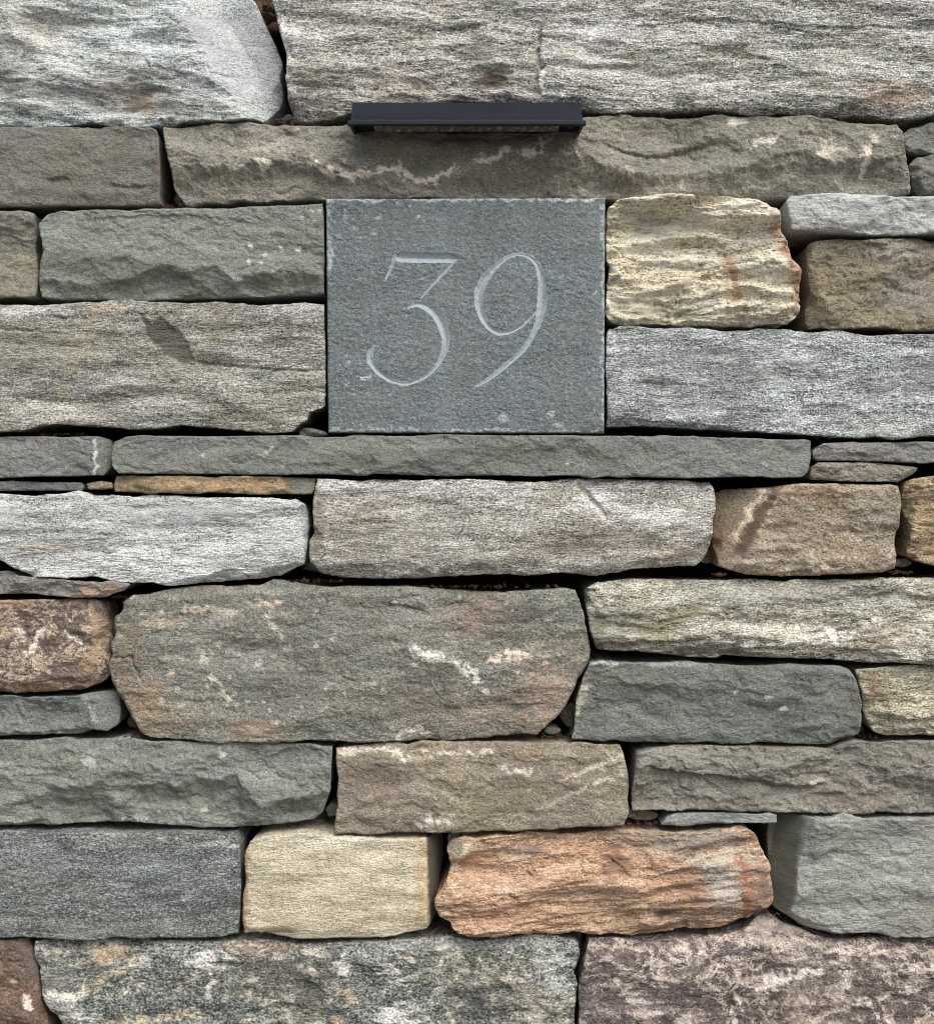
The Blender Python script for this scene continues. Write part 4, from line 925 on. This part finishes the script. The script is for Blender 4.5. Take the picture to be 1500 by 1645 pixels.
tl, tr, br, bl = [np.array(p, float) for p in ((524.5, 321.5), (971, 319.5), (969, 696.5), (528, 695.5))]
u = np.linspace(0, 1, nu)[None, :, None]; v = np.linspace(0, 1, nv)[:, None, None]
G = (1 - v) * ((1 - u) * tl + u * tr) + v * ((1 - u) * bl + u * br)
X, Y = G[..., 0], G[..., 1]
edge = np.minimum(np.minimum(u[..., 0] * 446, (1 - u[..., 0]) * 446), np.minimum(v[..., 0] * 376, (1 - v[..., 0]) * 376))
jag = 1.3 * fbm(X / 14, Y / 14, 3, 700)
rr_ = 4.0 + 2.2 * fbm(X / 30, Y / 30, 3, 701)
q = np.clip(1 - (edge + np.minimum(jag, 0) * 0) / rr_, 0, 1)
H = .6 * fbm(X / 9, Y / 6, 4, 702, .65) + .42 * (np.clip(chips((X + 8 * fbm(X / 20, Y / 20, 2, 3)) / 15, (Y + 6 * fbm(X / 20, Y / 20, 2, 4)) / 9, 703), 0, .9) - .4) * 2 + 1.2 * fbm(X / 120, Y / 90, 2, 704) - rr_ * .8 * (1 - np.sqrt(1 - q * q))
dep3, dep9 = carve(X, Y, three), carve(X, Y, nine)
dep = np.maximum(np.maximum(dep3, dep9), 0)
cut = np.clip(dep / 1.2, 0, 1)
H = H * (1 - .85 * cut) - dep * .75 + .35 * cut * fbm(X / 5, Y / 5, 2, 705)
H = H + 9 + (1 - cut) * 2.2 * terr(fbm(X / 190 + Y / 400, Y / 80, 4, 706, .5), 4, .05)
F = np.stack([X, Y, H], -1).reshape(-1, 3)
quads = grid_quads(nu, nv)
q3 = (dep3.ravel()[quads] > .35).mean(1) >= .5
q9 = ((dep9.ravel()[quads] > .35).mean(1) >= .5) & ~q3
ring = ring_index(nu, nv); m = len(ring); rows = [F]; qs = [quads[~(q3 | q9)]]
for kx, d in enumerate((2, 8, 25, 70)):
    r = F[ring].copy(); r[:, 2] = F[ring, 2] * (1 - min(1, d / 8)) + 3 * min(1, d / 8) - d
    cxy = np.array([747, 508]); r[:, :2] += (cxy - r[:, :2]) * .0012 * min(d, 10) / 10
    rows.append(r)
base = len(F); prev = ring; j = np.arange(m); jn = (j + 1) % m
for kx in range(4):
    cur = base + kx * m + j; qs.append(np.stack([prev[j], prev[jn], cur[jn], cur[j]], -1)); prev = cur
Vp = np.concatenate(rows + [np.array([[747, 508, -72]])])
tri = np.stack([prev[j], prev[jn], np.full(m, len(Vp) - 1)], -1)
pl = np.array(plaque.location)
def to_local(V): 
    return np.stack([(V[:, 0] - 750) * S, -V[:, 2] * S, Z0 + (822.5 - V[:, 1]) * S], -1) - pl
def sub(V, Q, tri=None):
    ids = np.unique(Q if tri is None else np.concatenate([Q.ravel(), tri.ravel()]))
    mp = np.full(len(V), -1); mp[ids] = np.arange(len(ids))
    return V[ids], mp[Q], None if tri is None else mp[tri], ids

T = NT('plaque_slate')
n1 = T.noise(T.mapping((260, 260, 380), (1, 2, 3)), 1, 4, .6)
n2 = T.noise(T.mapping((560, 560, 680), (1, 2, 3)), 1, 1, .5, .3)
n3 = T.noise(T.mapping((14, 14, 20), (4, 2, 3)), 1, 4, .6)
f = T.math('ADD', T.math('MULTIPLY_ADD', n1, 1.15, -.075), T.math('MULTIPLY_ADD', n2, 1.0, -.5))
col = T.ramp(f, [(.1, lin('495153')), (.5, lin('687175')), (.95, lin('929c9f'))])
col = T.mix(T.math('MULTIPLY_ADD', n3, 2.4, -1.0, clamp=True), col, T.mix(.5, col, lin('6a7068')))
nw = T.noise(T.mapping((34, 34, 3.2), (9, 2, 3)), 1, 4, .6, .3)
col = T.mix(T.math('MULTIPLY_ADD', nw, 2.6, -1.25, clamp=True), col, T.mix(.35, col, lin('8f999c')))
nd = T.noise(T.mapping((22, 22, 30), (5, 8, 1)), 1, 5, .7, .8)
col = T.mix(T.math('MULTIPLY_ADD', nd, 3.0, -1.7, clamp=True), col, T.mix(.4, col, lin('4d5354')))
at = T.node('ShaderNodeAttribute', attribute_name='tint')
fa = T.math('MULTIPLY', at.outputs['Alpha'], T.math('MULTIPLY_ADD', n2, 2.2, -.3, clamp=True), clamp=True)
col = T.mix(fa, col, at.outputs['Color'])
T.link(col, T.b.inputs['Base Color']); T.b.inputs['Roughness'].default_value = .8; T.b.inputs['Specular IOR Level'].default_value = .35
T.link(T.bump(f, .0008), T.b.inputs['Normal'])
slate_m = T.m
T = NT('cut_slate')
n1 = T.noise(T.mapping((500, 500, 500), (1, 2, 3)), 1, 3, .6)
T.link(T.ramp(n1, [(.25, lin('828d93')), (.7, lin('a7b2b8'))]), T.b.inputs['Base Color'])
T.b.inputs['Roughness'].default_value = .8; T.link(T.bump(n1, .0003), T.b.inputs['Normal'])
cut_m = T.m

Q0 = np.concatenate(qs)
Vs, Qs, Ts, ids = sub(Vp, Q0, tri)
me = add_mesh('slab', to_local(Vs), Qs, Ts); me.materials.append(slate_m)
col = np.zeros((len(Vs), 4), np.float32); col[:, :3] = lin('b9c2c6')
al = np.zeros(len(Vs))
for t in (t_lin([(524, 323), (970, 322)], 2.0, 'b9c2c6', .9, .9), t_lin([(969, 330), (968, 690)], 1.5, 'b9c2c6', .7, .9), t_lin([(527, 335), (529, 440)], 3, 'b9c2c6', .6, .9), t_lin([(530, 692), (960, 694)], 1.6, 'b9c2c6', .6, .9),
          t_spots(10, (530, 328, 610, 400), 1.5, 4, 'b9c2c6', .7, 61), t_pat(672, 351, 3, 5, 20, 'b9c2c6', .9), t_pat(659, 334, 2, 3, 0, 'b9c2c6', .8), t_lin([(582, 610), (588, 606), (596, 602)], 2.5, 'b9c2c6', .8, .9), t_lin([(882, 664), (884, 672)], 1.6, 'b9c2c6', .8),
          t_pat(895, 682, 8, 6, 0, 'b9c2c6', .7, 1, .9), t_pat(810, 672, 10, 5, 0, 'b9c2c6', .6, 1, .9), t_lin([(945, 480), (958, 471)], 1.5, 'b9c2c6', .8), t_spots(16, (530, 560, 640, 690), 1.2, 3, 'b9c2c6', .6, 62), t_spots(30, (530, 330, 965, 690), 1, 2.2, 'b9c2c6', .5, 63)):
    a, c = t(Vs[:, 0], Vs[:, 1], 710); al = np.maximum(al, a)
col[:, 3] = np.clip(al, 0, 1)
me.attributes.new('tint', 'FLOAT_COLOR', 'POINT').data.foreach_set('color', col.ravel())
o = bpy.data.objects.new('slab', me); C.objects.link(o); o.parent = plaque
for msk, lab in ((q3, 'carved numeral 3'), (q9, 'carved numeral 9')):
    Vd, Qd, _, _ = sub(Vp, quads[msk])
    me = add_mesh('carved_numeral', to_local(Vd), Qd); me.materials.append(cut_m)
    o = bpy.data.objects.new('carved_numeral', me); C.objects.link(o); o.parent = plaque; o['label'] = lab

# ------------------------------------------------------------------ lamp over the plaque
lamp = bpy.data.objects.new('wall_lamp', None); C.objects.link(lamp)
lamp['label'] = 'small black metal hardscape lamp bar tucked under the top stone'
lamp['category'] = 'wall lamp'
T = NT('black_powder_coat')
n = T.noise(T.mapping((1600,) * 3), 1, 2, .6); n2 = T.noise(T.mapping((60, 60, 200)), 1, 4, .6)
T.link(T.mix(T.math('MULTIPLY_ADD', n2, 2.2, -.9, clamp=True), lin('0a111e'), lin('111a2b')), T.b.inputs['Base Color'])
T.b.inputs['Roughness'].default_value = .55; T.b.inputs['Specular IOR Level'].default_value = .3
T.link(T.bump(n, .0002), T.b.inputs['Normal']); coat = T.m
T = NT('dusty_lens')
n = T.noise(T.mapping((160, 160, 160)), 1, 5, .7)
T.link(T.ramp(n, [(.38, lin('584e48')), (.55, lin('857a70')), (.62, lin('d5cdc2'))]), T.b.inputs['Base Color'])
T.b.inputs['Roughness'].default_value = .35; lensm = T.m
T = NT('dusty_steel')
T.b.inputs['Base Color'].default_value = (*lin('8d8a80'), 1); T.b.inputs['Metallic'].default_value = .6; T.b.inputs['Roughness'].default_value = .5
steel = T.m
# real positions: x from the wall drawing corrected for how far the lamp stands out
def lx(px, out): return (px - 750) * S * (DIST - out) / DIST
def lz(py, out): return Z0 + (822.5 - py) * S * (DIST - out) / DIST
OUT = .052
xa0, xa1 = lx(567, .012), lx(932, .012)      # back (upper) edge of the shade
xb0, xb1 = lx(563, OUT), lx(936, OUT)        # front (lower) edge of the shade
zt, zb = lz(164.5, .012), lz(192.5, OUT)
lz_bot = lz(201, OUT)
lamp.location = ((xa0 + xa1) / 2, 0, zb)
ll = tuple(lamp.location)
import bmesh
def bev(o, w, seg=2):
    bm = bmesh.new(); bm.from_mesh(o.data)
    bmesh.ops.recalc_face_normals(bm, faces=bm.faces)
    bmesh.ops.bevel(bm, geom=[e for e in bm.edges if e.calc_face_angle(0) > .3], offset=w, segments=seg, affect='EDGES', profile=.5)
    bm.to_mesh(o.data); bm.free()
    return o
def part(name, V, F, mat, bw=0):
    o = simple_obj(name, V, F, mat, loc=ll); o.location = (0, 0, 0); o.parent = lamp
    if bw: bev(o, bw)
    return o
# shade: sloping plate with a returned top tucked into the joint
th = .0022
prof = [(.055, zt + .001), (-.012, zt), (-OUT, zb), (-OUT, zb - .0012), (-OUT + .0035, zb - .0012), (-.012, zt - th - .001), (.055, zt - th)]
def extr(prof, xl, xr):
    V = []; n = len(prof)
    for k, (y, z) in enumerate(prof): V.append((xl[k], y, z))
    for k, (y, z) in enumerate(prof): V.append((xr[k], y, z))
    F = [tuple(range(n)), tuple(range(2 * n - 1, n - 1, -1))] + [(k, n + k, n + (k + 1) % n, (k + 1) % n)[::-1] for k in range(n)]
    return V, F
V, F = extr(prof, [xa0, xa0, xb0, xb0, xb0, xa0, xa0], [xa1, xa1, xb1, xb1, xb1, xa1, xa1])
part('shade', V, F, coat, .0007)
# lip running along the front lower edge, a little wider than the shade
x0, x1 = lx(558, OUT), lx(941, OUT)
V, F = boxv(x0, -OUT - .001, lz_bot, x1, -OUT + .005, zb - .0006)
part('lip', V, F, coat, .0009)
for s, xe in ((0, x0), (1, x1)):
    a = xe if s == 0 else xe - .0035; b = a + .0035
    xs_ = (a, b)
    pr = [(.03, zt - .004), (-.010, zt - .003), (-OUT + .0052, zb - .002), (-OUT + .0052, lz_bot + .0003), (-OUT + .014, lz_bot + .001), (.0, lz_bot + .006)]
    ins = .0045 if s == 0 else -.0045
    V, F = extr(pr, [xs_[0] + (ins if k < 2 else ins * .4) for k in range(6)], [xs_[1] + (ins if k < 2 else ins * .4) for k in range(6)])
    part('end_cap', V, F, coat, .0006)
# recessed lens with small ribs
zl = lz_bot + .0052
nr = 64; V = []; F = []
for i in range(nr * 2 + 1):
    x = x0 + .026 + (x1 - x0 - .052) * i / (nr * 2)
    dz = .0009 if i % 2 else 0
    V += [(x, -OUT + .0075, zl + dz), (x, -.012, zl + dz - .0004), (x, -.012, zl + .006), (x, -OUT + .0075, zl + .006)]
for i in range(nr * 2):
    a = i * 4; b = a + 4
    for k in range(4): F.append((a + k, a + (k + 1) % 4, b + (k + 1) % 4, b + k))
F += [(3, 2, 1, 0), (nr * 8, nr * 8 + 1, nr * 8 + 2, nr * 8 + 3)]
part('lens', V, F, lensm)
V, F = boxv(x0 + .008, -OUT + .0058, zl + .0035, x1 - .008, .02, zl + .009)
part('back_plate', V, F, coat)
for i in range(26):                                   # dust and web specks caught on the lens edge
    xq = x0 + .014 + (x1 - x0 - .028) * rc.random(); w = rc.uniform(.0005, .0016)
    yq = -OUT + rc.uniform(.006, .036); hq = rc.uniform(.0005, .0012)
    V, F = boxv(xq - w, yq - .0008, zl - hq, xq + w, yq + .0008, zl + .001)
    part('dust_speck', V, F, steel, .0002)
# end screws in slotted bosses
for xe in (x0 + .017, x1 - .017):
    V, F = [], []
    for k in range(16):
        a = k * math.tau / 16
        for r, z in ((.0052, zl + .0034), (.0052, zl - .0006), (.0030, zl - .0008), (.0024, zl + .0012)):
            V.append((xe + r * 1.1 * math.cos(a), -OUT + .0145 + r * math.sin(a), z))
    for k in range(16):
        for t in range(3): F.append((k * 4 + t, ((k + 1) % 16) * 4 + t, ((k + 1) % 16) * 4 + t + 1, k * 4 + t + 1))
    F.append(tuple(k * 4 + 3 for k in range(16)))
    part('screw', V, F, steel)
# small retaining tabs along the lens edge
for px in (627, 796, 848, 880, 905):
    x = lx(px, OUT); w = .0022
    V, F = boxv(x - w, -OUT + .0052, zl - .0012, x + w, -OUT + .0085, zl + .003)
    part('clip', V, F, steel, .0004)
x = lx(627, .02)
V, F = boxv(x - .0026, -OUT + .009, zl - .0024, x + .0026, -.018, zl - .0008)
part('clip', V, F, steel, .0005)
